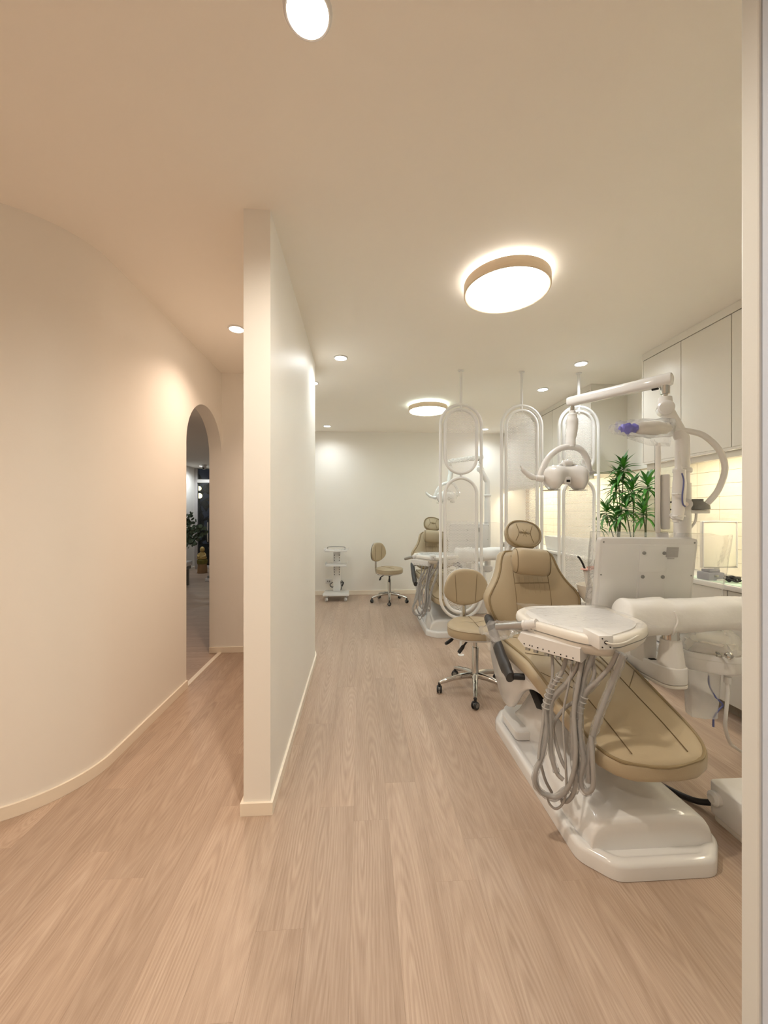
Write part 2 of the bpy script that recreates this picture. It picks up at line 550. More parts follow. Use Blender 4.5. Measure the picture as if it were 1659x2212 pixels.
# corridor wall with the rounded corner and the arch --------------------
AY0, AY1, AZ = 3.05, 3.80, 1.90
ar = (AY1 - AY0) / 2; ayc = (AY0 + AY1) / 2
poly = [(2.16, 0), (AY0, 0), (AY0, AZ)]
for k in range(1, 32):
    a = PI - PI * k / 32
    poly.append((ayc + ar * math.cos(a), AZ + ar * math.sin(a)))
poly += [(AY1, AZ), (AY1, H), (2.16, H)]
bm = prism(poly, XW - 0.115, XW, 'YZ')
arc = [Vector((-3.3, 1.73)), Vector((-1.775, 1.73))]
for k in range(1, 21):
    a = -PI / 2 + PI / 2 * k / 20
    arc.append(Vector((-1.775 + 0.43 * math.cos(a), 2.16 + 0.43 * math.sin(a))))
b2 = sweep_plan([(p.x, p.y) for p in reversed(arc)], 0, H, 0.115)
tm = bpy.data.meshes.new('t'); b2.to_mesh(tm); b2.free(); bm.from_mesh(tm)
struct('wall_left', bm, 'wall', 'cream corridor wall with rounded corner and narrow archway', True, 25)
bb = [(p.x, p.y) for p in arc] + [(XW, AY0)]
bbo = []
for i, p in enumerate(bb):
    bbo.append(p)
struct('baseboard_left', sweep_plan(bbo, 0.0005, 0.058, 0.012), 'base', 'low cream baseboard following the curved wall', True, 30)
struct('trim_1', box(XW - 0.035, XW + 0.004, AY0, AY1 - 0.002, 0.0003, 0.006, 0.002), 'base', 'pale metal threshold strip under the arch')

# partition + end wall of the corridor (one plan) -----------------------
PX = -0.405
pp = [(-0.523, 1.748), (PX, 1.748), (PX - 0.012, 3.50)]
rr = 0.42
for k in range(1, 17):
    a = PI / 2 * k / 16
    pp.append((PX - 0.012 - rr + rr * math.cos(a), 3.50 + rr * math.sin(a)))
pp += [(-1.46, 3.92), (-1.46, 3.80), (-0.525, 3.80)]
struct('wall_partition', prism(pp, 0, H, 'XY'), 'wall', 'freestanding cream partition with narrow end face', True, 25)
tp = [(-0.5235, 3.80), (-0.5235, 1.748), (PX, 1.748), (PX - 0.012, 3.50)]
for k in range(1, 17):
    a = PI / 2 * k / 16
    tp.append((PX - 0.012 - rr + rr * math.cos(a), 3.50 + rr * math.sin(a)))
tp.append((-1.46, 3.92))
# baseboard around the partition: offset outward
off = []
for i, p in enumerate(tp):
    p = Vector(p)
    a = Vector(tp[max(i - 1, 0)]); b = Vector(tp[min(i + 1, len(tp) - 1)])
    if i in (1, 2):
        d1 = (p - a).normalized(); d2 = (b - p).normalized()
        n = Vector((d1.y, -d1.x)) + Vector((d2.y, -d2.x))
        off.append(p + n * 0.012)
    else:
        t = (b - a).normalized(); off.append(p + Vector((t.y, -t.x)) * 0.012)
rings = [[(p[0], p[1], 0.0005), (p[0], p[1], 0.056), (q.x, q.y, 0.056), (q.x, q.y, 0.0005)] for p, q in zip(tp, off)]
struct('baseboard_partition', loft(rings), 'base', 'low cream baseboard around the partition', True, 30)
struct('baseboard_end', box(-1.46, -0.537, 3.788, 3.80, 0.0005, 0.056, 0.002), 'base')

# remaining shell ---------------------------------------------------------
struct('wall_back', box(-1.45, XR + 0.1, YB, YB + 0.1, 0, H), 'wall', 'pale back wall of the treatment room')
struct('baseboard_back', box(-1.46, 2.40, YB - 0.012, YB, 0.0005, 0.07, 0.002), 'base', 'low white baseboard along the back wall')
struct('wall_inner', box(-1.458, -1.36, 3.92, YB, 0, H), 'wall')
wr = struct('wall_right', box(XR, XR + 0.1, 0.6, YB + 0.1, 0, H), 'wall', 'right wall behind the cabinets and tiles')
struct('wall_front', box(0.80, XR + 0.1, 0.728, 0.766, 0, H, 0.004), 'jamb', 'cream wall edge beside the camera')
struct('trim_2', box(0.803, 1.6, 0.50, 0.727, 0, H, 0.004), 'frame', 'bluish white door frame at the right edge')
struct('wall_side', box(0.90, 1.0, -1.6, 0.50, 0, H), 'wall')
struct('wall_rear', box(-3.3, 0.95, -1.7, -1.6, 0, H), 'wall')
struct('wall_end', box(-3.4, -3.3, -1.7, 1.86, 0, H), 'wall')

# reception shell ---------------------------------------------------------
YG = 9.64
struct('wall_reception', box(-4.14, -4.04, 2.35, YG + 0.1, 0, HR), 'wall', 'white reception wall beside the glass door')
struct('wall_reception_inner', box(-1.458, -1.36, YB + 0.1, YG + 0.1, 0, HR), 'wall')
struct('baseboard_reception', box(-4.04, -4.025, 6.0, YG, 0.0, 0.07), 'base')

# glass front
gf = thing('window_1', 'tall aluminium framed glass shopfront with a transom, dark night outside', 'window', (-2.75, YG, 0))
gf['kind'] = 'structure'; del gf['category']
for xa, xb in ((-4.04, -3.975), (-2.98, -2.90), (-1.96, -1.88), (-1.52, -1.46)):
    obj('mullion', box(xa, xb, YG - 0.04, YG + 0.04, 0, HR, 0.004), 'metalframe', gf)
zt = CAMZ + (CV - 1040) / F * 9.4
obj('transom', box(-3.975, -1.52, YG - 0.05, YG + 0.05, zt - 0.035, zt + 0.045, 0.004), 'white', gf)
obj('sill', box(-3.97, -1.52, YG - 0.05, YG + 0.05, 0, 0.08, 0.004), 'white', gf)
for xa, xb in ((-3.975, -2.98), (-2.90, -1.96), (-1.88, -1.52)):
    obj('pane', box(xa, xb, YG - 0.004, YG + 0.004, 0.08, zt - 0.035), 'glass', gf, False)
    obj('pane', box(xa, xb, YG - 0.004, YG + 0.004, zt + 0.045, HR), 'glass', gf, False)
hx = W(451, 1150, 9.35).x
obj('door_handle', tube([(hx, YG - 0.05, 1.12), (hx, YG - 0.11, 1.10), (hx, YG - 0.11, 0.70), (hx, YG - 0.05, 0.68)], 0.02, 10, 5), 'chrome', gf)
struct('ground_outside', box(-9, 4, YG + 0.1, 18, -0.1, -0.02), 'outside', 'dark paving outside the glass')
# hedge outside
rng = random.Random(3)
bm = bmesh.new()
for k in range(420):
    p = Vector((-7.5 + 7 * rng.random(), 14.0 + rng.random() * 0.8, 0.05 + 2.6 * rng.random()))
    d = Vector((rng.uniform(-1, 1), rng.uniform(-1, 1), rng.uniform(-1, 1))).normalized() * 0.22
    e = d.orthogonal().normalized() * 0.12
    v = [bm.verts.new(p - d), bm.verts.new(p + e), bm.verts.new(p + d), bm.verts.new(p - e)]
    bm.faces.new(v)
o = solo('hedge', bm, 'foliage', 'dark night hedge outside the glass door', 'hedge', smooth=False); o['kind'] = 'stuff'
for k, (u, v, r, lab) in enumerate(((430, 1055, 0.075, 'upper small yellow garden lantern glowing outside the glass'), (431, 1071, 0.085, 'lower small yellow garden lantern glowing outside the glass'))):
    p = W(u, v, 13.2 - 0.5 * k)
    t = thing('garden_lantern', lab, 'lantern', (p.x, p.y, -0.02), group='garden lanterns outside')
    obj('globe', lathe([(0.02, -r), (r * 0.8, -r * 0.6), (r, 0), (r * 0.8, r * 0.6), (0.02, r)], p, 14), emat('lantern_glow_%d' % k, (1.0, 0.85, 0.35), 2.2), t)
    obj('post', tube([(p.x, p.y, -0.02), (p.x, p.y, p.z - r)], 0.015), 'black', t)

# ================================================================== RIGHT SIDE CABINETS
XC = 2.40
ZB, ZT = 1.775, 2.64


def upper(y0, y1, doors, label):
    t = thing('wall_cabinet', label, 'cabinet', (2.6, (y0 + y1) / 2, ZB), group='wall cabinets')
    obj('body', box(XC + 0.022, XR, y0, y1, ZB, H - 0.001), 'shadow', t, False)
    obj('end_panel', box(XC, XR - 0.001, y0 - 0.018, y0 - 0.0005, ZB, H - 0.001), 'cab', t, False)
    obj('end_panel', box(XC, XR - 0.001, y1 + 0.0005, y1 + 0.018, ZB, H - 0.001), 'cab', t, False)
    obj('bottom_panel', box(XC + 0.001, XR - 0.001, y0, y1, ZB - 0.016, ZB - 0.001), 'cab', t, False)
    obj('filler', box(XC, XC + 0.02, y0, y1, ZT + 0.003, H - 0.001), 'cab', t, False)
    for a, b in zip(doors[:-1], doors[1:]):
        obj('door', box(XC, XC + 0.02, a + 0.0025, b - 0.0025, ZB, ZT - 0.003, 0.001, 1), 'cab', t, False)
    obj('light_valance', box(XC + 0.03, XC + 0.05, y0 + 0.002, y1 - 0.002, ZB - 0.062, ZB - 0.017, 0.002, 1), 'cab', t, False)
    led = obj('led_strip', box(XC + 0.07, XC + 0.11, y0 + 0.05, y1 - 0.05, ZB - 0.022, ZB - 0.0165), M['led'], t, False)
    return t


M['led'] = emat('warm_led_strip', (1.0, 0.90, 0.70), P_LED * 5.0)
upper(3.91, YB - 0.02, [3.91, 4.70, 5.50, YB - 0.02], 'long run of white wall cabinets in the far corner by the back wall')
upper(0.80, 3.14, [0.80, 1.20, 1.58, 1.97, 2.36, 2.755, 3.14], 'nearer white wall cabinets above the exam equipment, beside the doorway')

# tile splashback: each tile a piece of the right wall
tw, th_ = 0.20, 0.10
rng = random.Random(5)
tmes = []
for k in range(4):
    bm = bmesh.new()
    nx, nz = 4, 3
    g = [[bm.verts.new((-(0.008 + (0.003 * rng.random() if 0 < i < nx and 0 < j < nz else 0)), -tw / 2 + 0.0015 + (tw - 0.003) * i / nx, -th_ / 2 + 0.0015 + (th_ - 0.003) * j / nz)) for j in range(nz + 1)] for i in range(nx + 1)]
    for i in range(nx):
        for j in range(nz):
            bm.faces.new((g[i][j], g[i + 1][j], g[i + 1][j + 1], g[i][j + 1]))
    ed = [e for e in bm.edges if e.is_boundary]
    r = bmesh.ops.extrude_edge_only(bm, edges=ed)
    for v in r['geom']:
        if isinstance(v, bmesh.types.BMVert): v.co.x = 0
    bmesh.ops.recalc_face_normals(bm, faces=bm.faces)
    me = bpy.data.meshes.new('tile'); bm.to_mesh(me); bm.free(); me.materials.append(M['tile']); tmes.append(me)
grout = obj('grout_bed', box(XR - 0.002, XR - 0.0002, 0.78, YB, 0.875, 1.79), 'grout', wr, False)
for j in range(9):
    for i in range(28):
        yc = 0.84 + tw / 2 + i * tw
        if yc + tw / 2 > YB: continue
        o = bpy.data.objects.new('tile', tmes[(i * 7 + j * 3) % 4]); C.objects.link(o); o.parent = wr
        o.location = (XR - 0.002, yc, 0.875 + th_ / 2 + j * th_)

# base cabinets + worktop
t = None
ys = [0.80, 1.60, 2.40, 3.20, 4.00, 4.80, 5.60, YB - 0.01]
blabs = ['nearest', 'second nearest', 'third', 'middle', 'fifth', 'sixth', 'farthest']
for k, (a, b) in enumerate(zip(ys[:-1], ys[1:])):
    t = thing('base_cabinet', 'grey base cabinet under the worktop, %s along the right wall' % blabs[k], 'cabinet', (2.6, (a + b) / 2, 0), group='base cabinets')
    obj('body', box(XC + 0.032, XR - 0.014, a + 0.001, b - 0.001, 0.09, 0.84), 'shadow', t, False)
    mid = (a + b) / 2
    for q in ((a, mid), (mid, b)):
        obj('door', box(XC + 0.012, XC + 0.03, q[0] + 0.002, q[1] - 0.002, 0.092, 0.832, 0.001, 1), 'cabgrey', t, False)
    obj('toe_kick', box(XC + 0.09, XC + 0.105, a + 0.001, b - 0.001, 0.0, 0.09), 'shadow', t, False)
solo('worktop', box(XC - 0.012, XR, 0.78, YB - 0.002, 0.84, 0.873, 0.003, 2), 'counter', 'long white worktop running below the tiled wall', 'worktop')

# ================================================================== LIGHTS
def spot(parent, loc, col, power, ang=160, blend=1.0, r=0.045):
    d = bpy.data.lights.new('downlight_lamp', 'SPOT'); d.energy = power; d.color = col
    d.spot_size = math.radians(ang); d.spot_blend = blend; d.shadow_soft_size = r
    o = bpy.data.objects.new('downlight_lamp', d); C.objects.link(o); o.parent = parent
    o.location = loc; return o


EW = emat('warm_downlight_face', (1.0, 0.90, 0.76), 7)
EN = emat('neutral_downlight_face', (1.0, 0.96, 0.9), 7)


def downlight(x, y, col, power, label, zc=H, r=0.05, face=None, ang=160):
    t = thing('downlight', label, 'downlight', (x, y, zc), group='recessed ceiling downlights')
    obj('trim', lathe([(r, -0.0015), (r, -0.010), (r + 0.004, -0.011), (r + 0.010, -0.005), (r + 0.011, -0.0005), (r + 0.007, -0.0005)], (x, y, zc), 28, cap=False), 'white', t)
    obj('diffuser', lathe([(0.001, -0.0085), (r, -0.007), (r, -0.002), (0.001, -0.002)], (x, y, zc), 24), face or EN, t)
    spot(t, (0, 0, -0.02), col, power, ang)
    return t


downlight(-0.144, 1.05, MID, P_WARM, 'large downlight nearest the camera at the top of the photo', face=EW, r=0.056)
downlight(-0.913, 2.88, WARM, P_WARM * 0.62, 'downlight over the corridor left of the partition', face=EW, ang=128)
downlight(-0.177, 3.36, NEUT, P_NEUT, 'downlight just right of the partition end')
downlight(-0.50, 4.02, NEUT, P_NEUT, 'downlight half hidden behind the partition edge')
downlight(-0.525, 5.98, NEUT, P_NEUT, 'downlight by the back wall on the left')
downlight(1.98, 3.36, NEUT, P_NEUT, 'downlight above the rightmost hanging screen')
downlight(1.975, 4.08, NEUT, P_NEUT, 'downlight between the rightmost screens and the far cabinets')
downlight(1.976, 6.05, NEUT, P_NEUT, 'downlight by the back wall on the right')
downlight(-1.0, -0.4, MID, P_WARM * 0.8, 'added downlight in the corridor, unseen behind the camera', face=EW)  # unseen, put in to brighten the left wall and near ceiling
downlight(-2.5, 0.3, WARM, P_WARM * 0.8, 'added downlight in the side passage, unseen left of the camera', face=EW)  # also unseen, added to even out the warm light on the corridor wall
pr = WX(424, 876, -1.75)
downlight(W(423, 875, 3.93).x, W(423, 875, 3.93).y, WARM, 7, 'downlight glimpsed at the top of the archway', HR, 0.04, EW)
pq = W(437, 1004, 8.9)
downlight(pq.x, pq.y, NEUT, 16, 'downlight in the reception near the glass door', HR, 0.06)
downlight(-2.9, 6.2, NEUT, 12, 'reception downlight above the low table', HR, 0.05)


def ceiling_lamp(x, y, label, col, strength, halo):
    R = 0.24
    t = thing('ceiling_lamp', label, 'ceiling lamp', (x, y, H), group='round flush ceiling lamps')
    e = emat('lamp_diffuser', col, strength)
    obj('rim', lathe([(R - 0.012, -0.03), (R, -0.028), (R, -0.082), (R - 0.006, -0.085), (R - 0.012, -0.082)], (x, y, H), 64, cap=False), 'wood', t)
    obj('diffuser', lathe([(0.001, -0.088), (R * 0.6, -0.087), (R - 0.03, -0.084), (R - 0.0125, -0.076), (R - 0.0125, -0.05), (0.001, -0.05)], (x, y, H), 64), e, t)
    obj('back_plate', lathe([(0.001, -0.0005), (R - 0.05, -0.0005), (R - 0.05, -0.03), (R - 0.012, -0.032), (R - 0.012, -0.04), (0.001, -0.04)], (x, y, H), 64), 'white', t)
    obj('halo_ring', lathe([(R - 0.049, -0.006), (R - 0.046, -0.006), (R - 0.046, -0.024), (R - 0.049, -0.024)], (x, y, H), 64, cap=False), emat('lamp_halo', col, halo), t)
    return t


ceiling_lamp(0.835, 2.17, 'nearer round ceiling lamp with pale wooden rim and warm glow', (0.98, 1.0, 0.97), P_LAMP, 5)
ceiling_lamp(0.83, 4.75, 'farther round ceiling lamp with cool greenish glow and rim', (0.78, 1.0, 0.96), P_LAMP, 5)

# ================================================================== DENTAL CHAIR
CX = 1.12


def build_chair():
    t = thing('dental_chair', 'beige leather dental chair on white plinth nearest the camera', 'dental chair', (CX, 1.9, 0), group='dental chairs')
    # plinth
    out = rpoly([(0.832, 1.44), (0.93, 1.342), (1.31, 1.342), (1.41, 1.44), (1.41, 2.36), (1.33, 2.48), (0.91, 2.48), (0.832, 2.36)], 0.035, 4)
    cxy = Vector((CX, 1.9))
    def ins(d):
        return [((p[0] - cxy.x) * (1 - d / 0.29) + cxy.x, (p[1] - cxy.y) * (1 - d / 0.56) + cxy.y) for p in out]
    prof = [(0.0, 0.002), (0.0, 0.046), (0.003, 0.056), (0.011, 0.064), (0.022, 0.066), (0.034, 0.062), (0.042, 0.056), (0.05, 0.055)]
    rings = [[(x, y, z) for x, y in ins(d)] for d, z in prof]
    obj('plinth', loft(rings), 'gloss', t)
    # moulded body rising from the plinth: sections along Y
    st = [(1.415, 0.218, 0.05), (1.415, 0.222, 0.12), (1.4155, 0.224, 0.150), (1.420, 0.226, 0.166), (1.430, 0.226, 0.174), (1.46, 0.225, 0.177), (1.60, 0.215, 0.178), (1.75, 0.205, 0.182), (1.86, 0.18, 0.215), (1.98, 0.15, 0.30), (2.10, 0.14, 0.335), (2.22, 0.14, 0.31), (2.32, 0.15, 0.16), (2.38, 0.16, 0.09)]
    rings = []
    for y, hw, zt_ in st:
        b0 = 0.045
        r = []
        for k in range(33):
            a = PI * k / 32
            ca, sa = math.cos(a), math.sin(a)
            px = math.copysign(abs(ca) ** 0.34, ca) * hw * (1.0 + 0.22 * (1 - sa) ** 3 * (0.4 if y < 1.5 else 1))
            pz = b0 + (zt_ - b0) * sa ** 0.34
            r.append((CX + px, y, pz))
        rings.append(r)
    obj('pedestal', loft(rings, closed=True), 'gloss', t, True, 50)
    obj('rear_deck', prism(rpoly([(0.872, 2.12), (1.37, 2.12), (1.37, 2.34), (1.31, 2.44), (0.93, 2.44), (0.872, 2.34)], 0.03), 0.06, 0.105, 'XY', 0.008), 'white', t)
    # lift arm
    la = prism([(1.93, 0.24), (2.05, 0.16), (2.40, 0.36), (2.42, 0.43), (2.30, 0.45)], CX - 0.12, CX + 0.12, 'YZ', 0.012)
    obj('lift_arm', la, 'offwhite', t)
    obj('lift_cover', prism([(1.98, 0.30), (2.06, 0.27), (2.30, 0.42), (2.2, 0.46)], CX - 0.16, CX + 0.16, 'YZ', 0.006), 'dark', t)
    # under-seat shell
    sp = catmull([(2.53, 0.54, 0), (2.545, 0.40, 0), (2.44, 0.27, 0), (2.33, 0.195, 0), (2.22, 0.20, 0), (2.15, 0.26, 0), (2.06, 0.36, 0), (1.92, 0.44, 0), (1.72, 0.475, 0)], 4)
    poly = [(p.x, p.y) for p in sp] + [(1.72, 0.50), (2.0, 0.545)]
    shell = prism(poly, 0.868, 0.90, 'YZ', 0.008)
    obj('side_shell', shell, 'gloss', t, True, 45)
    obj('side_shell', prism(poly, 1.34, 1.372, 'YZ', 0.008), 'gloss', t, True, 45)
    obj('seat_pan', box(0.90, 1.34, 1.78, 2.5, 0.42, 0.495, 0.02), 'dark', t)
    # seat + leg rest pad
    S = [(2.545, 0.525, 0.15, 0.05), (2.54, 0.555, 0.21, 0.085), (2.52, 0.574, 0.245, 0.10), (2.46, 0.582, 0.268, 0.105), (2.36, 0.586, 0.276, 0.11), (2.2, 0.588, 0.278, 0.11), (2.05, 0.592, 0.277, 0.11), (1.95, 0.590, 0.274, 0.11), (1.86, 0.568, 0.271, 0.105), (1.76, 0.534, 0.266, 0.10), (1.66, 0.500, 0.26, 0.095), (1.56, 0.468, 0.253, 0.09), (1.49, 0.446, 0.245, 0.088), (1.44, 0.430, 0.226, 0.085), (1.405, 0.419, 0.192, 0.082), (1.383, 0.411, 0.145, 0.078), (1.37, 0.402, 0.085, 0.062), (1.366, 0.392, 0.035, 0.04)]
    NP = 40

    def fx(y): return CX + 0.02 * min(1, max(0, (1.9 - y) / 0.35))

    def section(y, ztp, hw, th, n=4.2):
        r = []
        for k in range(NP):
            a = 2 * PI * k / NP
            sx, sz = sell(a, n)
            crown = 0.010 * (1 - sx * sx) if sz > 0 else 0
            r.append((fx(y) + hw * sx, y, ztp - th / 2 + th / 2 * sz + crown))
        return r
    pad = obj('seat_pad', loft([section(*s) for s in S]), 'leather', t, True, 60)
    ek = 0.92
    left = [(fx(y) - hw * ek, y + (0.004 if k > 12 else 0), ztp - 0.008) for k, (y, ztp, hw, th) in enumerate(S[2:-2])]
    right = [(fx(y) + hw * ek, y, z) for (xx, y, z), (yy, ztp, hw, th) in zip(left, S[2:-2])]
    pth = catmull(left + [(fx(1.37), 1.3655, 0.3965)] + list(reversed(right)), 3)
    obj('piping', tube(pth, 0.0065, 8), 'piping', pad)
    for sx in (-1, 1):
        line = [(fx(y) + sx * (0.13 - 0.02 * (k / 12)), y, ztp + 0.0085) for k, (y, ztp, hw, th) in enumerate(S[3:15])]
        obj('seam', tube(catmull(line, 3), 0.0022, 6), 'seam', pad)
    for yy, zz in ((1.955, 0.6005), (2.22, 0.5975)):
        line = [(CX + a * 0.122, yy + 0.01 * (a * a), zz - 0.002 * a * a) for a in (-1, -0.5, 0, 0.5, 1)]
        obj('seam', tube(catmull(line, 3), 0.0024, 6), 'seam', pad)
    for sx in (-1, 1):        # diagonal side stitching
        for y0, y1 in ((2.2, 2.34), (1.94, 2.02), (1.72, 1.84)):
            def zat(y):
                for (ya, za, *_), (yb, zb, *_) in zip(S[:-1], S[1:]):
                    if yb <= y <= ya: return zb + (za - zb) * (y - yb) / (ya - yb)
                return 0.5
            line = [(CX + sx * (0.125 + 0.115 * k / 4), y0 + (y1 - y0) * k / 4, zat(y0 + (y1 - y0) * k / 4) + 0.007 - 0.006 * k / 4) for k in range(5)]
            obj('seam', tube(catmull(line, 2), 0.0018, 6), 'seam', pad)
    # gathered creases radiating from the knee seam
    for k in range(6):
        a = -0.09 + 0.036 * k
        line = [(CX + a, 1.935, 0.596), (CX + a * 1.05 + 0.004, 1.88, 0.585), (CX + a * 1.15 + 0.01, 1.80 - 0.01 * k, 0.5575 - 0.0034 * k)]
        obj('crease', tube(catmull([Vector(p_) + Vector((0, 0, 0.003)) for p_ in line], 4), [0.006, 0.006, 0.0035, 0.0008], 8), 'leather', pad)
    # backrest: sections up Z
    B = [(0.585, 0.16, 0.05, 2.47), (0.60, 0.205, 0.09, 2.47), (0.63, 0.245, 0.105, 2.473), (0.68, 0.285, 0.115, 2.478), (0.73, 0.310, 0.12, 2.487), (0.78, 0.320, 0.12, 2.497), (0.81, 0.316, 0.12, 2.505), (0.845, 0.295, 0.118, 2.514), (0.88, 0.265, 0.116, 2.525), (0.92, 0.237, 0.114, 2.537), (0.97, 0.213, 0.112, 2.552), (1.02, 0.198, 0.11, 2.568), (1.055, 0.185, 0.105, 2.58), (1.075, 0.165, 0.095, 2.588), (1.085, 0.13, 0.07, 2.592), (1.088, 0.07, 0.04, 2.594)]

    def bsec(z, hw, th, yc, n=4.0):
        r = []
        for k in range(NP):
            a = 2 * PI * k / NP
            sx, sy = sell(a, n)
            wing = -0.035 * (abs(sx) ** 3) * min(1, max(0, (hw - 0.2) / 0.1))
            r.append((CX + hw * sx, yc + wing + th / 2 * sy, z))
        return r
    back = obj('backrest', loft([bsec(*b) for b in B]), 'leather', t, True, 60)
    lf = []
    for z, hw, th, yc in B[2:-1]:
        wing = -0.035 * 0.75 * min(1, max(0, (hw - 0.2) / 0.1))
        lf.append((CX - hw * 0.93, yc + wing - th / 2 * 0.80, z))
    rf = [(2 * CX - p[0], p[1], p[2]) for p in lf]
    obj('piping', tube(catmull(lf + list(reversed(rf)), 3), 0.0065, 8), 'piping', back)

    def yb(z):
        for a, b in zip(B[:-1], B[1:]):
            if a[0] <= z <= b[0]:
                f = (z - a[0]) / (b[0] - a[0])
                return (a[3] + (b[3] - a[3]) * f) - (a[2] + (b[2] - a[2]) * f) / 2
        return B[-1][3]
    for sx in (-1, 1):
        line = [(CX + sx * (0.115 + 0.0 * z), yb(z) - 0.0005 - (0.0006 if z < .85 else 0), z) for z in (0.64, 0.70, 0.78, 0.86, 0.94, 1.02, 1.06)]
        obj('seam', tube(catmull(line, 3), 0.002, 6), 'seam', back)
    line = [(CX + a * 0.115, yb(0.885) - 0.0005, 0.885) for a in (-1, -0.5, 0, 0.5, 1)]
    obj('seam', tube(line, 0.0024, 6), 'seam', back)
    for k in range(6):
        a = -0.085 + 0.034 * k
        line = [(CX + a, yb(z) + 0.0005, z) for z in (0.883, 0.86, 0.83, 0.80 + 0.008 * (k % 3))]
        obj('crease', tube(catmull(line, 3), [0.0032, 0.0035, 0.0008], 6), 'leather', back)
        line = [(CX + a * 0.9, yb(z) + 0.0005, z) for z in (0.887, 0.91, 0.94)]
        obj('crease', tube(catmull(line, 3), [0.0028, 0.003, 0.0008], 6), 'leather', back)
    obj('back_shell', loft([bsec(z, hw * 0.93, 0.03, yc + th / 2 + 0.004) for z, hw, th, yc in B[1:-2]]), 'gloss', t, True, 60)
    # headrest
    hp = W(1128, 1156, 2.69)
    rot = Matrix.Rotation(math.radians(-24), 3, 'X') @ Matrix.Rotation(math.radians(8), 3, 'Y')
    rings = []
    for k in range(13):
        f = -1 + 2 * k / 12
        e = max(0.02, (1 - abs(f) ** 3.2)) ** 0.5
        r = []
        for q in range(36):
            a = 2 * PI * q / 36
            sx, sz = sell(a, 2.35)
            r.append(hp + rot @ Vector((0.124 * e * sx, 0.045 * f, 0.10 * e * sz * (1.0 if sz < 0 else 0.95))))
        rings.append(r)
    hd = obj('headrest', loft(rings), 'leather', t, True, 60)
    ring = [hp + rot @ Vector((0.118 * sell(2 * PI * q / 40, 2.35)[0], -0.030, 0.094 * sell(2 * PI * q / 40, 2.35)[1])) for q in range(40)]
    obj('piping', tube(ring, 0.0062, 8, closed=True), 'piping', hd)
    def hpt(x_, z_): return hp + rot @ Vector((x_ * 0.124, -0.0455 + 0.011 * (x_ * x_ + z_ * z_) ** 2, z_ * 0.1))
    for sx in (-1, 1):
        obj('seam', tube(catmull([hpt(sx * 0.46, 0.62), hpt(sx * 0.36, 0.25), hpt(sx * 0.32, 0.0), hpt(sx * 0.38, -0.3), hpt(sx * 0.5, -0.62)], 3), 0.0016, 6), 'seam', hd)
        obj('seam', tube([hpt(sx * 0.03, 0), hpt(sx * 0.32, 0.0)], 0.0018, 6), 'seam', hd)
    for q in range(8):
        a = PI / 8 + q * PI / 4
        line = [hpt(d * math.cos(a), d * math.sin(a)) for d in (0.04, 0.16, 0.30)]
        obj('crease', tube(line, [0.003, 0.002, 0.0006], 6), 'piping', hd)
    obj('button', lathe([(0.001, -0.006), (0.008, -0.004), (0.010, 0.0), (0.008, 0.004), (0.001, 0.004)], hp + rot @ Vector((0, -0.0465, 0)), 14, 'Y'), 'piping', hd)
    obj('headrest_bracket', tube([(CX - 0.09, 2.62, 1.04), (CX - 0.085, 2.65, 1.09), (CX - 0.03, 2.70, 1.13), (CX, 2.72, 1.17)], 0.016, 10, 6), 'white', t)
    # neck pillow
    np_ = W(1149, 1214, 2.455)
    rings = []
    for k in range(15):
        f = -1 + 2 * k / 14
        e = max(0.05, 1 - abs(f) ** 7) ** 0.45
        rings.append([np_ + Vector((0.128 * f - 0.004, 0.052 * e * sell(2 * PI * q / 30, 2.6)[0], 0.086 * e * sell(2 * PI * q / 30, 2.6)[1] - 0.012 * f)) for q in range(30)])
    pl = obj('neck_pillow', loft(rings), 'leather', t, True, 60)
    for f in (-0.82, 0.82):
        e = max(0.05, 1 - abs(f) ** 7) ** 0.45 * 1.006
        obj('seam', tube([np_ + Vector((0.128 * f - 0.004, 0.052 * e * sell(2 * PI * q / 30, 2.6)[0], 0.086 * e * sell(2 * PI * q / 30, 2.6)[1] - 0.012 * f)) for q in range(30)], 0.002, 6, closed=True), 'seam', pl)
    # armrests
    for sx in (-1, 1):
        def MX(p): return p if sx < 0 else Vector((2 * CX - p.x, p.y, p.z))
        a = [MX(Vector((0.815, 2.44, 0.665))), MX(Vector((0.803, 2.34, 0.655))), MX(Vector((0.80, 2.25, 0.59))), MX(Vector((0.80, 2.14, 0.515))), MX(Vector((0.80, 2.02, 0.462)))]
        pts = catmull(a, 6)
        ar_ = obj('armrest', addtube(bmesh.new(), pts, [0.03, 0.036, 0.037, 0.038, 0.04, 0.042, 0.034], 14, flat=0.72), 'armblack', t, True, 50)
        p = MX(Vector((0.815, 2.02, 0.468))); q = MX(Vector((0.905, 2.00, 0.470)))
        obj('pivot_peg', addtube(addtube(bmesh.new(), [p, q], 0.017, 14), [q + (p - q) * 0.12, q], 0.027, 16), 'black', ar_)
        obj('arm_bracket', tube([MX(Vector((0.83, 2.44, 0.655))), MX(Vector((0.865, 2.50, 0.64))), MX(Vector((0.92, 2.56, 0.66)))], 0.016, 10, 4), 'black', ar_)
    # rocker linkage under the backrest
    for sx in (-1, 1):
        obj('back_hinge', prism([(2.46, 0.50), (2.60, 0.50), (2.66, 0.66), (2.60, 0.70)], CX + sx * 0.13 - 0.02, CX + sx * 0.13 + 0.02, 'YZ', 0.006), 'armblack', t)
    return t


chairA = build_chair()

# ================================================================== DELIVERY UNIT (instrument tray on its arm)
def hose_t(u, v):
    top = 1.66 - (u - 1190) * (0.24 / 155)
    f = min(1, max(0, (v - 1400) / 250))
    low = min(1.56, max(1.43, 1.545 - (u - 1200) * 0.0012))
    return top * (1 - f) + low * f


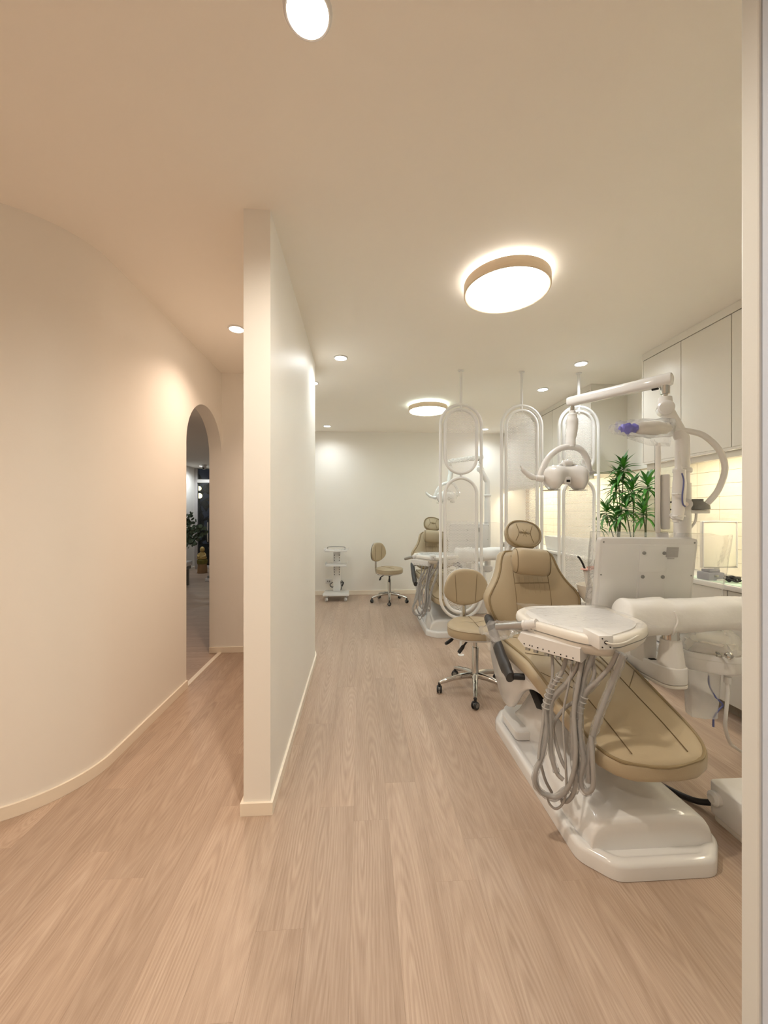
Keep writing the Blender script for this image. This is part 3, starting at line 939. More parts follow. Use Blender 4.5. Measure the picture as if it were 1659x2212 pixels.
def build_delivery():
    t = thing('instrument_delivery_unit', 'white instrument tray with hanging grey hoses on foam-wrapped arm, beside nearest chair', 'instrument tray', (1.47, 2.15, 0.54), group='instrument delivery units')
    # tray plan corners on z = .87
    A = W(1138, 1338, 1.70); Bp = W(1300, 1385, 1.44)
    zt_ = 0.868
    a = Vector((A.x, A.y)); b = Vector((Bp.x + 0.01, Bp.y + 0.01))
    plan = rpoly([(a.x - 0.005, a.y + 0.02), (b.x - 0.06, b.y + 0.05), (b.x + 0.04, b.y - 0.015), (1.16, 1.50), (1.25, 1.60), (1.25, 1.90), (1.16, 1.93), (0.84, 1.93), (0.745, 1.84)], 0.06, 5)
    c = Vector((sum(p[0] for p in plan) / len(plan), sum(p[1] for p in plan) / len(plan)))

    def sc(k, z): return [(c.x + (p[0] - c.x) * k, c.y + (p[1] - c.y) * k, z) for p in plan]
    tr = obj('tray_body', loft([sc(0.80, zt_ - 0.088), sc(0.90, zt_ - 0.078), sc(0.97, zt_ - 0.056), sc(1.0, zt_ - 0.034), sc(1.0, zt_ - 0.018), sc(0.985, zt_ - 0.006), sc(0.96, zt_), sc(0.90, zt_ + 0.001), sc(0.87, zt_ - 0.004), sc(0.84, zt_ - 0.006)]), 'offwhite', t, True, 50)
    obj('rim_groove', loft([sc(1.001, zt_ - 0.036), sc(1.003, zt_ - 0.034), sc(1.001, zt_ - 0.032)], cap0=False, cap1=False), 'greyplastic', tr)
    obj('tray_mat', loft([sc(0.83, zt_ - 0.0055), sc(0.83, zt_ - 0.0015), sc(0.80, zt_ - 0.0005)]), 'white', tr)
    # crinkled film on the mat
    bm = bmesh.new(); n = 16
    g = [[bm.verts.new((0.80 + 0.42 * i / n, 1.50 + 0.40 * j / n + 0.10 * max(0, (6 - i) / 12), zt_ + 0.006 + 0.008 * (0.5 + noise.noise(Vector((i * 0.9, j * 0.9, 3)))))) for j in range(n + 1)] for i in range(n + 1)]
    for i in range(n):
        for j in range(n): bm.faces.new((g[i][j], g[i + 1][j], g[i + 1][j + 1], g[i][j + 1]))
    obj('film_sheet', bm, 'film', tr)
    # hose panel under the dentist edge
    d = (b - a).normalized(); nrm = Vector((d.y, -d.x))
    p0 = a + d * -0.005 - nrm * -0.0; L_ = 0.21
    # panel hangs below the edge
    def pt(s, o, z): q = a + d * s + nrm * o; return Vector((q.x, q.y, z))
    if (pt(0, 1, 0).x > a.x): nrm = -nrm
    rings = []
    for o, z0, z1 in ((-0.085, zt_ - 0.085, zt_ - 0.06), (-0.045, zt_ - 0.108, zt_ - 0.05), (0.004, zt_ - 0.118, zt_ - 0.05), (0.018, zt_ - 0.112, zt_ - 0.055)):
        rings.append([pt(-0.02, o, z1), pt(0.24, o, z1), pt(0.24, o, z0 + 0.006), pt(0.0, o, z0), pt(-0.035, o, (z0 + z1) / 2)])
    pn = obj('hose_panel', loft(rings), 'white', t, True, 40)
    for s in (0.012, 0.05, 0.10, 0.15, 0.20):
        obj('hose_socket', tube([pt(s, 0.010, zt_ - 0.112), pt(s, 0.012, zt_ - 0.124)], 0.010, 12), 'alu', pn)
        for ds in (-0.013, 0.013):
            obj('screw_hole', tube([pt(s + ds, 0.0165, zt_ - 0.098), pt(s + ds, 0.0205, zt_ - 0.098)], 0.0025, 8), 'dark', pn)
    # connector bracket
    q = W(1309, 1390, 1.425)
    br = obj('connector_bracket', box(q.x - 0.03, q.x + 0.025, q.y - 0.006, q.y + 0.10, q.z - 0.022, q.z + 0.03, 0.003), 'white', t)
    obj('socket', tube([q + Vector((-0.004, -0.005, 0.006)), q + Vector((-0.004, -0.009, 0.006))], 0.007, 12), 'dark', br)
    for dx, dz in ((-0.018, 0.02), (-0.018, -0.012), (0.012, -0.012)):
        obj('screw', tube([q + Vector((dx, -0.005, dz)), q + Vector((dx, -0.008, dz))], 0.0026, 8), 'dark', br)
    obj('thin_cable', tube([W(1307, 1387, 1.418), W(1325, 1392, 1.41), W(1350, 1388, 1.44), W(1375, 1375, 1.52), W(1395, 1362, 1.62)], 0.0035, 8, 6), 'offwhite', br)
    # handle
    h0 = W(1160, 1347, 1.68); h1 = W(1136, 1350, 1.72); h2 = W(1133, 1350, 1.725); h3 = W(1073, 1354, 1.82)
    hn = obj('handle', tube([h0, h1], 0.021, 18), 'white', t)
    obj('grip', tube([h2, h3], 0.0165, 18), 'alu', hn)
    obj('collar', tube([h1 + (h2 - h1) * -0.5, h2 + (h3 - h2) * 0.02], 0.0225, 18), 'white', hn)
    obj('cord', tube([W(1150, 1358, 1.68), W(1157, 1368, 1.67), W(1163, 1376, 1.665)], 0.0022, 6, 4), 'offwhite', hn)
    # hoses
    HS = [([(1189, 1388), (1193, 1425), (1193, 1462), (1186, 1490), (1176, 1530), (1172, 1570), (1166, 1610), (1163, 1640)], 0.0058),
          ([(1219, 1388), (1223, 1418), (1212, 1455), (1190, 1488), (1178, 1530), (1180, 1580), (1172, 1630), (1158, 1665), (1157, 1690), (1170, 1712), (1200, 1722), (1224, 1706), (1238, 1672), (1244, 1620), (1240, 1540), (1250, 1470), (1262, 1405)], 0.0085),
          ([(1238, 1390), (1231, 1465), (1218, 1530), (1217, 1580), (1222, 1650), (1223, 1705), (1216, 1735), (1201, 1747), (1187, 1736), (1181, 1716)], 0.0046),
          ([(1249, 1392), (1248, 1435), (1222, 1478), (1192, 1515), (1189, 1580), (1192, 1630), (1202, 1668), (1217, 1685)], 0.0085),
          ([(1266, 1400), (1252, 1465), (1244, 1530), (1238, 1600), (1244, 1670), (1240, 1710), (1226, 1730), (1212, 1729)], 0.0085),
          ([(1284, 1405), (1264, 1458), (1254, 1510), (1252, 1570), (1260, 1640), (1254, 1685), (1262, 1708), (1274, 1710), (1282, 1692), (1280, 1640), (1277, 1590)], 0.0085),
          ([(1334, 1408), (1318, 1440), (1290, 1472), (1264, 1498), (1250, 1540), (1246, 1600), (1250, 1660)], 0.0085),
          ([(1347, 1413), (1330, 1455), (1312, 1500), (1293, 1550), (1279, 1600), (1271, 1650), (1273, 1690)], 0.0085),
          ([(1283, 1400), (1281, 1430), (1283, 1460), (1262, 1500), (1220, 1530), (1196, 1565), (1200, 1600), (1212, 1640), (1222, 1660)], 0.007),
          ([(1168, 1650), (1178, 1685), (1192, 1712)], 0.006)]
    rg = random.Random(2)
    hs = []
    for k, (pts, r) in enumerate(HS):
        off = -0.022 + 0.005 * k
        P = [W(u, v, hose_t(u, v) + off * min(1, (v - 1380) / 60)) for u, v in pts]
        hs.append((P, r))
        obj('hose', tube(P, r, 10, 6), 'grey', t)
    # clear sleeves gathered round the hoses
    for idx, (i0, i1), r in ((1, (3, 12), 0.0125), (3, (2, 7), 0.0125), (4, (1, 6), 0.016), (5, (0, 8), 0.014), (7, (0, 7), 0.0145), (6, (2, 6), 0.0125)):
        P = hs[idx][0][i0:i1]
        pts = catmull(P, 8)
        obj('plastic_sleeve', addtube(bmesh.new(), pts, r, 12, jit=0.45), 'sleeve', t)
    for (P, r), (i0, i1) in ((hs[1], (2, 4)), (hs[6], (3, 5))):   # bunched coils of film
        pts = catmull(P[i0:i1 + 1], 40)
        coil = []
        for k, p in enumerate(pts):
            a_ = k * 0.62
            coil.append(p + Vector((math.cos(a_) * 0.0155, math.sin(a_) * 0.0155, 0)))
        obj('coil_sleeve', tube(coil, 0.0026, 6), 'haze', t)
    # foam wrapped arm
    pts = [W(1338, 1345, 1.83), W(1350, 1333, 1.83), W(1390, 1332, 1.83), W(1440, 1331, 1.83), W(1500, 1328, 1.83), W(1560, 1325, 1.83), W(1600, 1325, 1.83), W(1660, 1325, 1.83)]
    pts = catmull(pts, 6)
    rings = []
    m = len(pts)
    for i, p in enumerate(pts):
        f = i / (m - 1)
        r = 0.086 if f < 0.42 else 0.077
        r *= min(1, 0.55 + f * 7)
        ring = []
        for k in range(26):
            a_ = 2 * PI * k / 26
            sy, sz = sell(a_, 2.5)
            q = 1 + 0.09 * noise.noise(Vector((f * 9, sy * 1.5, sz * 1.5))) + 0.03 * noise.noise(Vector((f * 30, sy * 4, sz * 4)))
            ring.append(p + Vector((0, r * sy * q * 0.85, r * sz * q)))
        rings.append(ring)
    fo = obj('foam_wrap', loft(rings), 'foam', t, True, 55)
    e0 = pts[int(m * 0.40)]
    obj('tape_seam', tube([e0 + Vector((0.0, -0.07, 0.04)), e0 + Vector((0.012, -0.076, 0.0)), e0 + Vector((0.0, -0.072, -0.04)), e0 + Vector((0.006, -0.055, -0.07))], 0.005, 6, 4), 'foam', fo)
    # tray to arm link
    obj('arm_link', box(1.22, 1.33, 1.70, 1.80, 0.79, 0.86, 0.012), 'white', t)
    # pivot cone + collar + lower arm
    cp = W(1449, 1420, 1.83)
    obj('pivot_cone', lathe([(0.056, 0.622), (0.055, 0.64), (0.047, 0.70), (0.043, 0.745), (0.030, 0.748)], (cp.x, cp.y, 0), 32), 'white', t)
    obj('pivot_shaft', lathe([(0.036, 0.735), (0.036, 0.80)], (cp.x, cp.y, 0), 28), 'chrome', t)
    pl = rpoly([(cp.x - 0.06, cp.y - 0.055), (cp.x + 0.055, cp.y - 0.06), (cp.x + 0.065, cp.y + 0.06), (1.55, 2.34), (1.40, 2.34), (cp.x - 0.07, cp.y + 0.06)], 0.05, 6)
    lo = obj('lower_arm', prism(pl, 0.545, 0.625, 'XY', 0.006), 'white', t, True, 45)
    obj('trim_line', prism([(c_[0], c_[1]) for c_ in pl], 0.530, 0.543, 'XY', 0.002), 'offwhite', lo, True, 45)
    obj('lower_post', box(1.40, 1.47, 1.83, 1.93, 0.60, 0.745, 0.006), 'white', t)
    obj('slot', box(1.415, 1.445, 1.80, 1.82, 0.6252, 0.6275), 'dark', lo)
    return t


delA = build_delivery()

# ---------------------------------------------------------------- instrument display on the tray
def build_display():
    w, h = 0.49, 0.375
    c = W(1390, 1240, 1.955)
    t = thing('tray_monitor', 'flat white display seen from behind with eight screws, above nearest tray', 'monitor', (c.x, c.y, c.z - h / 2), group='tray monitors')
    R = Matrix.Rotation(math.radians(7), 3, 'X') @ Matrix.Rotation(math.radians(0.6), 3, 'Y')
    R = Matrix.Rotation(math.radians(-3), 3, 'Z') @ R

    def tf(bm):
        for v in bm.verts: v.co = c + R @ v.co
        return bm
    obj('screen_panel', tf(box(-w / 2 + 0.012, w / 2 - 0.012, 0.018, 0.024, -h / 2 + 0.012, h / 2 - 0.012)), 'screen', t, False)
    cs_ = obj('back_case', tf(prism(rpoly([(-w / 2, -h / 2), (w / 2, -h / 2), (w / 2, h / 2), (-w / 2, h / 2)], 0.02, 4), -0.018, 0.018, 'XZ', 0.005)), 'white', t, True, 45)
    obj('frame_lip', tf(prism(rpoly([(-w / 2 + 0.014, -h / 2 + 0.014), (w / 2 - 0.014, -h / 2 + 0.014), (w / 2 - 0.014, h / 2 - 0.03), (-w / 2 + 0.014, h / 2 - 0.03)], 0.012, 4), -0.0205, -0.017, 'XZ', 0.001)), 'steelwhite', cs_)
    obj('hinge_plate', tf(box(-0.045, 0.095, -0.026, -0.0185, -h / 2 + 0.02, h / 2 - 0.035, 0.002)), 'steelwhite', t)
    obj('mount_plate', tf(box(-0.038, 0.088, -0.031, -0.0265, -h / 2 - 0.03, 0.02, 0.002)), 'white', t)
    for x_ in (-0.026, 0.075):
        for z_ in (0.115, -0.005, -0.125):
            yy = -0.026 if z_ > 0.05 else -0.0315
            s = lathe([(0.009, 0), (0.009, -0.004), (0.006, -0.008), (0.001, -0.009)], (x_, yy, z_), 14, 'Y')
            obj('screw', tf(s), 'greyplastic', t)
    for x_, z_ in ((-w / 2 + 0.017, h / 2 - 0.02), (w / 2 - 0.017, h / 2 - 0.02), (-w / 2 + 0.017, 0), (w / 2 - 0.017, 0), (-w / 2 + 0.017, -h / 2 + 0.017)):
        obj('screw', tf(lathe([(0.005, -0.0195), (0.004, -0.0215), (0.001, -0.022)], (x_, 0, z_), 10, 'Y')), 'greyplastic', t)
    obj('rating_label', tf(box(0.085, 0.145, -0.0275, -0.0265, 0.095, 0.145)), 'label', t, False)
    obj('rating_label', tf(box(0.092, 0.128, -0.0275, -0.0265, 0.086, 0.089)), 'label', t, False)
    obj('support_bracket', tf(box(-0.03, 0.08, -0.03, 0.03, -h / 2 - 0.06, -h / 2 - 0.005, 0.006)), 'white', t)
    # film cover
    rings = []
    for k in range(15):
        z = h / 2 + 0.018 - (h + 0.06) * k / 14
        ext = 0.165 * (1 - 0.15 * (k / 14))
        ring = []
        for q in range(44):
            a_ = 2 * PI * q / 44
            sx, sy = sell(a_, 7)
            xx = (w / 2 + 0.022) * sx + (ext * max(0, sx) ** 1.0 if sx > 0 else -0.006 * (1 - k / 14))
            nn = noise.noise(Vector((xx * 9, z * 9, sy * 2)))
            flat_ = 0.052 if xx < w / 2 else max(0.010, 0.052 - (xx - w / 2) * 0.3)
            ring.append(c + R @ Vector((xx + 0.004 * noise.noise(Vector((q, z * 20, 5))), sy * flat_ + 0.012 * nn, z + 0.010 * noise.noise(Vector((xx * 14, 7, k * 0.2))))))
        rings.append(ring)
    return t, loft(rings, cap0=True, cap1=False)


monA, bagbm = build_display()
bag = solo('plastic_cover', bagbm, 'film', 'clear crinkled plastic bag draped over the near tray monitor', 'plastic bag')
# film round the handle
hp0 = W(1160, 1348, 1.675); hp1 = W(1066, 1352, 1.835)
pts = []
for k in range(14):
    f = k / 13
    pts.append(hp0.lerp(hp1, f) + Vector((0, 0, -0.006 - 0.02 * f * f)))
fb = tube(pts + [hp1 + Vector((-0.03, 0.03, -0.03)), hp1 + Vector((-0.045, 0.05, -0.035))], [0.025, 0.027, 0.027, 0.03, 0.036, 0.048, 0.05, 0.02], 14, 0, jit=0.4)
addtube(fb, [hp1.lerp(hp0, 0.25) + Vector((0, 0, -0.03)), hp1 + Vector((-0.012, 0, -0.06)), hp1 + Vector((-0.02, -0.005, -0.115))], [0.035, 0.028, 0.006], 10, jit=0.5, flat=0.4)
solo('handle_cover', fb, 'film', 'loose clear film bag around the near tray handle', 'plastic bag')

# ================================================================== OPERATING LIGHT
def build_light():
    pole = W(1474, 1000, 2.02)
    t = thing('operating_light', 'white overhead exam light with looped yoke on jointed pole, nearest chair', 'exam light', (pole.x, pole.y, 0.62), group='exam lights')
    bend = Vector((pole.x, pole.y, 1.735)); ball = W(1437, 883, 2.02)
    obj('pole', tube([(pole.x, pole.y, 0.62), (pole.x, pole.y, 1.50)], 0.038, 24), 'white', t)
    obj('pole', tube([(pole.x, pole.y, 1.50), (pole.x, pole.y, 1.70), bend + Vector((0, 0, 0.0)), bend + (ball - bend) * 0.12, ball], 0.033, 22), 'white', t, True, 25)
    obj('collar', lathe([(0.039, 1.555), (0.043, 1.56), (0.043, 1.575), (0.039, 1.58)], (pole.x, pole.y, 0), 24), 'white', t)
    obj('pole_bracket', box(pole.x - 0.05, pole.x + 0.05, pole.y - 0.05, 2.32, 0.635, 0.70, 0.01), 'white', t)
    obj('joint', addtube(bmesh.new(), [ball + Vector((-0.02, -0.032, 0)), ball + Vector((-0.017, -0.027, 0)), ball + Vector((0.018, 0.028, 0))], [0.030, 0.038, 0.038], 26), 'gloss', t)
    tp_ = Vector((ball.x, ball.y, 0))
    obj('joint_neck', lathe([(0.034, ball.z + 0.01), (0.030, ball.z + 0.06), (0.012, ball.z + 0.062)], tp_, 22), 'white', t)
    obj('spindle', lathe([(0.012, ball.z + 0.058), (0.012, ball.z + 0.075), (0.021, ball.z + 0.077), (0.021, ball.z + 0.135)], tp_, 20), 'chrome', t)
    zb = ball.z + 0.150
    r0 = Vector((ball.x, ball.y, zb)); l0 = W(1236, 871, 2.40); l0.z = zb
    dr = (l0 - r0).normalized()
    arm = [r0 - dr * 0.035, r0, l0, l0 + dr * 0.03]
    rings = []
    side = Vector((dr.y, -dr.x, 0))
    for p, k in ((arm[0], 0.5), (arm[0] + dr * 0.006, 0.92), (arm[0] + dr * 0.014, 1.0), (arm[3] - dr * 0.014, 0.92), (arm[3] - dr * 0.005, 0.84), (arm[3], 0.5)):
        rings.append([p + side * (0.030 * k * sell(2 * PI * q / 28, 2.8)[0]) + Vector((0, 0, 0.033 * k * sell(2 * PI * q / 28, 2.8)[1])) for q in range(28)])
    obj('cross_arm', loft(rings), 'gloss', t, True, 45)
    obj('slot', tube([r0 + dr * 0.03 + Vector((0, 0, -0.034)), r0 + dr * 0.06 + Vector((0, 0, -0.034))], 0.008, 8), 'dark', t)
    # drop neck
    nk = W(1239, 890, 2.40)
    obj('spindle', lathe([(0.014, zb - 0.065), (0.014, zb - 0.028)], (l0.x, l0.y, 0), 18), 'chrome', t)
    n0 = Vector((l0.x, l0.y, zb - 0.06)); n1 = W(1238, 925, 2.40); n2 = W(1232, 950, 2.39); n3 = W(1233, 968, 2.375)
    n1 = Vector((l0.x, l0.y, n1.z))
    obj('neck', tube([n0, n0.lerp(n1, 0.4), n1, n2, n3], [0.020, 0.028, 0.034, 0.033, 0.030, 0.026], 20, 5), 'gloss', t)
    # yoke arch
    yk = [W(1165, 1040, 2.36), W(1170, 1018, 2.36), W(1184, 990, 2.36), W(1206, 971, 2.365), W(1232, 965, 2.37), W(1255, 972, 2.375), W(1268, 992, 2.38), W(1272, 1012, 2.38), W(1271, 1026, 2.38)]
    obj('yoke', addtube(bmesh.new(), catmull(yk, 5), [0.022, 0.02, 0.019, 0.019, 0.02, 0.02, 0.018, 0.016], 12, flat=0.7), 'gloss', t)
    # lamp head: two lobes
    c = W(1220, 1028, 2.37)
    rings = []
    for k in range(25):
        f = -1 + 2 * k / 24
        xx = 0.142 * f
        lob = math.exp(-((abs(f) - 0.60) / 0.36) ** 2)
        e = max(0.03, 1 - abs(f) ** 5) ** 0.5
        rz = (0.050 + 0.036 * lob) * e
        ry = (0.060 + 0.030 * lob) * e
        zc = 0.018 * (1 - lob) - 0.006 * lob
        ring = []
        for q in range(30):
            sx, sz = sell(2 * PI * q / 30, 2.4)
            ring.append(c + Vector((xx, ry * sx - 0.05 * max(0, -sz) * lob * 0.3, zc + rz * sz * (0.85 if sz > 0 else 1.05))))
        rings.append(ring)
    hd = obj('lamp_head', loft(rings), 'gloss', t, True, 60)
    obj('top_ridge', tube([c + Vector((-0.05, -0.02, 0.062)), c + Vector((0.0, -0.025, 0.075)), c + Vector((0.06, -0.02, 0.066))], [0.008, 0.022, 0.008], 12, 5), 'gloss', hd)
    s = W(1229.5, 1038.5, 2.29)
    obj('sensor_window', box(s.x - 0.011, s.x + 0.011, s.y + 0.008, s.y + 0.03, s.z - 0.007, s.z + 0.007, 0.001), 'dark', hd, False)
    obj('sensor_housing', box(s.x - 0.024, s.x + 0.02, s.y + 0.010, s.y + 0.035, s.z - 0.02, s.z + 0.026, 0.008), 'white', hd)
    for lobe in (-1, 1):
        obj('reflector_face', lathe([(0.001, 0.0), (0.05, 0.002), (0.055, 0.006)], c + Vector((0.085 * lobe, 0, -0.093)), 20), 'chrome', hd)
    # handles
    obj('handle_boss', tube([W(1172, 1034, 2.36), W(1158, 1032, 2.36)], [0.024, 0.018], 16), 'gloss', t)
    obj('handle', addtube(bmesh.new(), catmull([W(1160, 1033, 2.36), W(1147, 1029, 2.355), W(1133, 1018, 2.35), W(1124, 1005, 2.345)], 5), [0.015, 0.019, 0.016, 0.007], 12, flat=0.6), 'gloss', t)
    obj('handle_boss', tube([W(1268, 1022, 2.38), W(1279, 1020, 2.40)], [0.02, 0.018], 16), 'gloss', t)
    obj('handle', addtube(bmesh.new(), catmull([W(1277, 1020, 2.40), W(1270, 1010, 2.46), W(1260, 1003, 2.50), W(1258, 995, 2.52)], 5), [0.016, 0.014, 0.012, 0.010], 12), 'gloss', t)
    return t


lightA = build_light()

# ================================================================== SPITTOON / SERVICE UNIT right of the chair
def build_unit():
    t = thing('spittoon_unit', 'white service column with spittoon bowl right of nearest chair', 'spittoon', (1.64, 2.48, 0), group='spittoon units')
    obj('column', prism(rpoly([(1.46, 2.30), (1.82, 2.30), (1.82, 2.66), (1.46, 2.66)], 0.06, 5), 0.0, 0.60, 'XY', 0.01), 'gloss', t, True, 45)
    pl = rpoly([(1.42, 2.30), (1.60, 2.22), (1.78, 2.26), (1.80, 2.66), (1.42, 2.70)], 0.08, 6)
    obj('shelf_shell', prism(pl, 0.60, 0.755, 'XY', 0.02), 'gloss', t, True, 45)
    b = W(1283, 1275, 2.50)
    bw = obj('bowl', lathe([(0.03, -0.09), (0.06, -0.075), (0.088, -0.035), (0.10, 0.02), (0.104, 0.035), (0.098, 0.036), (0.09, 0.01), (0.07, -0.045), (0.001, -0.062)], b, 32), 'offwhite', t, True, 60)
    obj('pedestal', tube([(b.x, b.y, 0.745), b + Vector((0, 0, -0.085))], [0.05, 0.032], 20), 'gloss', t)
    obj('rinse_spout', tube([(b.x + 0.07, b.y + 0.10, 0.75), (b.x + 0.07, b.y + 0.10, 1.0), (b.x + 0.06, b.y + 0.06, 1.03), (b.x + 0.05, b.y + 0.03, 1.0)], 0.008, 10, 5), 'chrome', t)
    return t


unitA = build_unit()
# curing light standing in its holder
p0 = W(1272, 1262, 2.36); p1 = W(1266, 1232, 2.36)
cl = thing('curing_light', 'white curing wand with pink cuff and black bent tip beside monitor', 'curing light', (p0.x, p0.y, p0.z - 0.08))
obj('body', tube([p0 + Vector((0.004, 0, -0.08)), p0, p1], [0.016, 0.015, 0.018, 0.016], 14, 5), 'white', cl)
obj('cuff', addtube(bmesh.new(), [p1 + Vector((0, 0, 0.0)), p1 + Vector((0.0, 0, 0.006)), p1 + Vector((0.0, 0, 0.012))], [0.016, 0.034, 0.028], 18), 'pink', cl)
obj('cuff_tab', tube([p1 + Vector((0.01, 0, 0.008)), p1 + Vector((0.05, 0.0, 0.018))], [0.016, 0.010], 10, flat=0.4), 'pink', cl)
obj('light_guide', tube([p1 + Vector((-0.008, 0, 0.01)), W(1258, 1216, 2.36), W(1252, 1206, 2.36), W(1248, 1202, 2.36)], 0.006, 10, 5), 'black', cl)
obj('holder', tube([p0 + Vector((0.004, 0, -0.082)), p0 + Vector((0.02, 0.04, -0.11)), (p0.x + 0.03, p0.y + 0.05, 0.758)], 0.012, 10, 4), 'white', cl)

# ---------------------------------------------------------------- side display edge-on, on the pole
c = W(1421, 1052, 2.10)
ray = Vector((c.x, c.y, 0)).normalized(); ang = math.atan2(ray.x, ray.y) + math.radians(0.6)
t = thing('pole_monitor', 'slim white monitor seen edge-on left of the exam light pole', 'monitor', (c.x, c.y, CAMZ - 0.1))
Rz = Matrix.Rotation(-ang, 3, 'Z')


def tfm(bm):
    for v in bm.verts: v.co = Vector((c.x, c.y, 0)) + Rz @ v.co
    return bm


z1, z0 = 1.728, 1.235
obj('display_panel', tfm(box(-0.012, 0.012, 0.0, 0.44, z0, z1, 0.004)), 'offwhite', t)
obj('screen_face', tfm(box(-0.014, -0.0125, 0.012, 0.428, z0 + 0.012, z1 - 0.012)), 'screen', t, False)
obj('rear_housing', tfm(box(0.0125, 0.055, 0.035, 0.40, z0 + 0.02, z1 - 0.17, 0.008)), 'white', t)
for zz in (1.40, 1.36, 1.32):
    obj('port', tfm(box(0.0552, 0.062, 0.04, 0.055, zz, zz + 0.008)), 'dark', t, False)
obj('mount_arm', tube([tuple(Vector((c.x, c.y, 1.33)) + Rz @ Vector((0.056, 0.16, 0))), (W(1474, 1000, 2.02).x - 0.03, W(1474, 1000, 2.02).y + 0.02, 1.33)], 0.016, 12), 'white', t)
obj('mount_foot', tfm(box(-0.01, 0.05, 0.06, 0.2, z0 - 0.035, z0 - 0.001, 0.006)), 'white', t)

# ---------------------------------------------------------------- intraoral camera in film + hose + holder
a = W(1340, 925, 2.00); b = W(1448, 925, 2.00)
t = thing('intraoral_scanner', 'handheld scanner with violet tip wrapped in clear film by the pole', 'scanner', (b.x, b.y, b.z - 0.04))
ax = (b - a)
obj('body', tube([a + ax * 0.30, a + ax * 0.36, a + ax * 0.55, a + ax * 0.80, a + ax * 0.95, b], [0.018, 0.026, 0.033, 0.036, 0.03, 0.02, 0.012], 18, 4), 'offwhite', t)
obj('tip', tube([a + ax * -0.02, a + ax * 0.08, a + ax * 0.2, a + ax * 0.31], [0.010, 0.022, 0.027, 0.020, 0.024], 12, 3, jit=0.35), 'purple', t)
obj('cord', tube([b, W(1480, 930, 2.0), W(1520, 941, 1.98), W(1553, 972, 1.97), W(1566, 1012, 1.97), W(1553, 1055, 1.98), W(1530, 1085, 2.0), W(1505, 1105, 2.02)], 0.0145, 12, 8), 'white', t)
fb = tube([a + ax * -0.26 + Vector((0, 0, -0.012)), a + ax * -0.12, a + ax * 0.05, a + ax * 0.3, a + ax * 0.6, a + ax * 0.9, b + ax * 0.02], [0.004, 0.02, 0.036, 0.042, 0.046, 0.048, 0.05, 0.03], 14, 4, jit=0.35)
addtube(fb, [a + ax * 0.15 + Vector((0, 0, -0.03)), a + ax * 0.6 + Vector((0, 0, -0.055)), b + Vector((0, 0, -0.06))], [0.02, 0.03, 0.03], 8, flat=0.25, jit=0.4)
solo('scanner_cover', fb, 'film', 'clear film sleeve with pointed end over the violet-tipped scanner', 'plastic bag')
# holder for the cord: grey round base on white bracket
q = W(1504, 1092, 2.02)
t = thing('instrument_holder', 'grey domed holder on white bracket at the pole', 'holder', (q.x, q.y, q.z - 0.05))
obj('dome', lathe([(0.05, -0.022), (0.058, -0.018), (0.056, 0.0), (0.03, 0.022), (0.03, 0.034), (0.001, 0.034)], q, 26), 'greyplastic', t)
obj('bracket', box(q.x - 0.075, q.x + 0.05, q.y - 0.03, q.y + 0.03, q.z - 0.042, q.z - 0.023, 0.004), 'white', t)
obj('pivot_disc', tube([W(1482, 1089, 1.955), W(1482, 1089, 1.97)], 0.028, 20), 'white', t)
obj('pivot_bolt', tube([W(1482, 1089, 1.945), W(1482, 1089, 1.9545)], 0.011, 12), 'chrome', t)
obj('cable', tube([W(1504, 1108, 2.02), W(1502, 1125, 2.02), W(1492, 1140, 2.02), W(1478, 1150, 2.02)], 0.006, 8, 5), 'white', t)
# syringe in clear bag clipped to the pole
q0 = W(1466, 975, 1.95); q1 = W(1468, 1020, 1.95); q2 = W(1467, 1060, 1.95); q3 = W(1464, 1110, 1.95); q4 = W(1460, 1128, 1.95)
t = thing('air_syringe', 'tapered white syringe with blue tube clipped to the exam light pole', 'syringe', (q4.x, q4.y, q4.z))
obj('body', tube([q0, q0.lerp(q1, 0.7), q1, q2, q3, q4], [0.006, 0.009, 0.012, 0.026, 0.029, 0.028, 0.026, 0.015], 16, 5), 'white', t)
obj('blue_tube', tube([W(1473, 1022, 1.91), W(1477, 1040, 1.91), W(1474, 1070, 1.91), W(1475, 1088, 1.915), W(1480, 1094, 1.925)], 0.0035, 8, 6), 'blue', t)
for v in (1067, 1115):
    obj('clip', tube([W(1452, v, 1.95), W(1463, v, 1.90), W(1480, v, 1.945)], 0.004, 8, 4), 'white', t)

# ---------------------------------------------------------------- assistant's tray, right edge
q = W(1530, 1400, 1.92)
t = thing('assistant_tray', 'D-shaped white assistant tray with film-wrapped tools by the doorway edge', 'tray', (q.x, q.y, 0.575))
pl = rpoly([(q.x - 0.135, q.y - 0.02), (q.x + 0.02, q.y - 0.13), (q.x + 0.13, q.y - 0.09), (q.x + 0.135, q.y + 0.10), (q.x - 0.10, q.y + 0.12)], 0.05, 6)
cc = Vector((q.x, q.y))


def sk(k, z): return [(cc.x + (p[0] - cc.x) * k, cc.y + (p[1] - cc.y) * k, z) for p in pl]


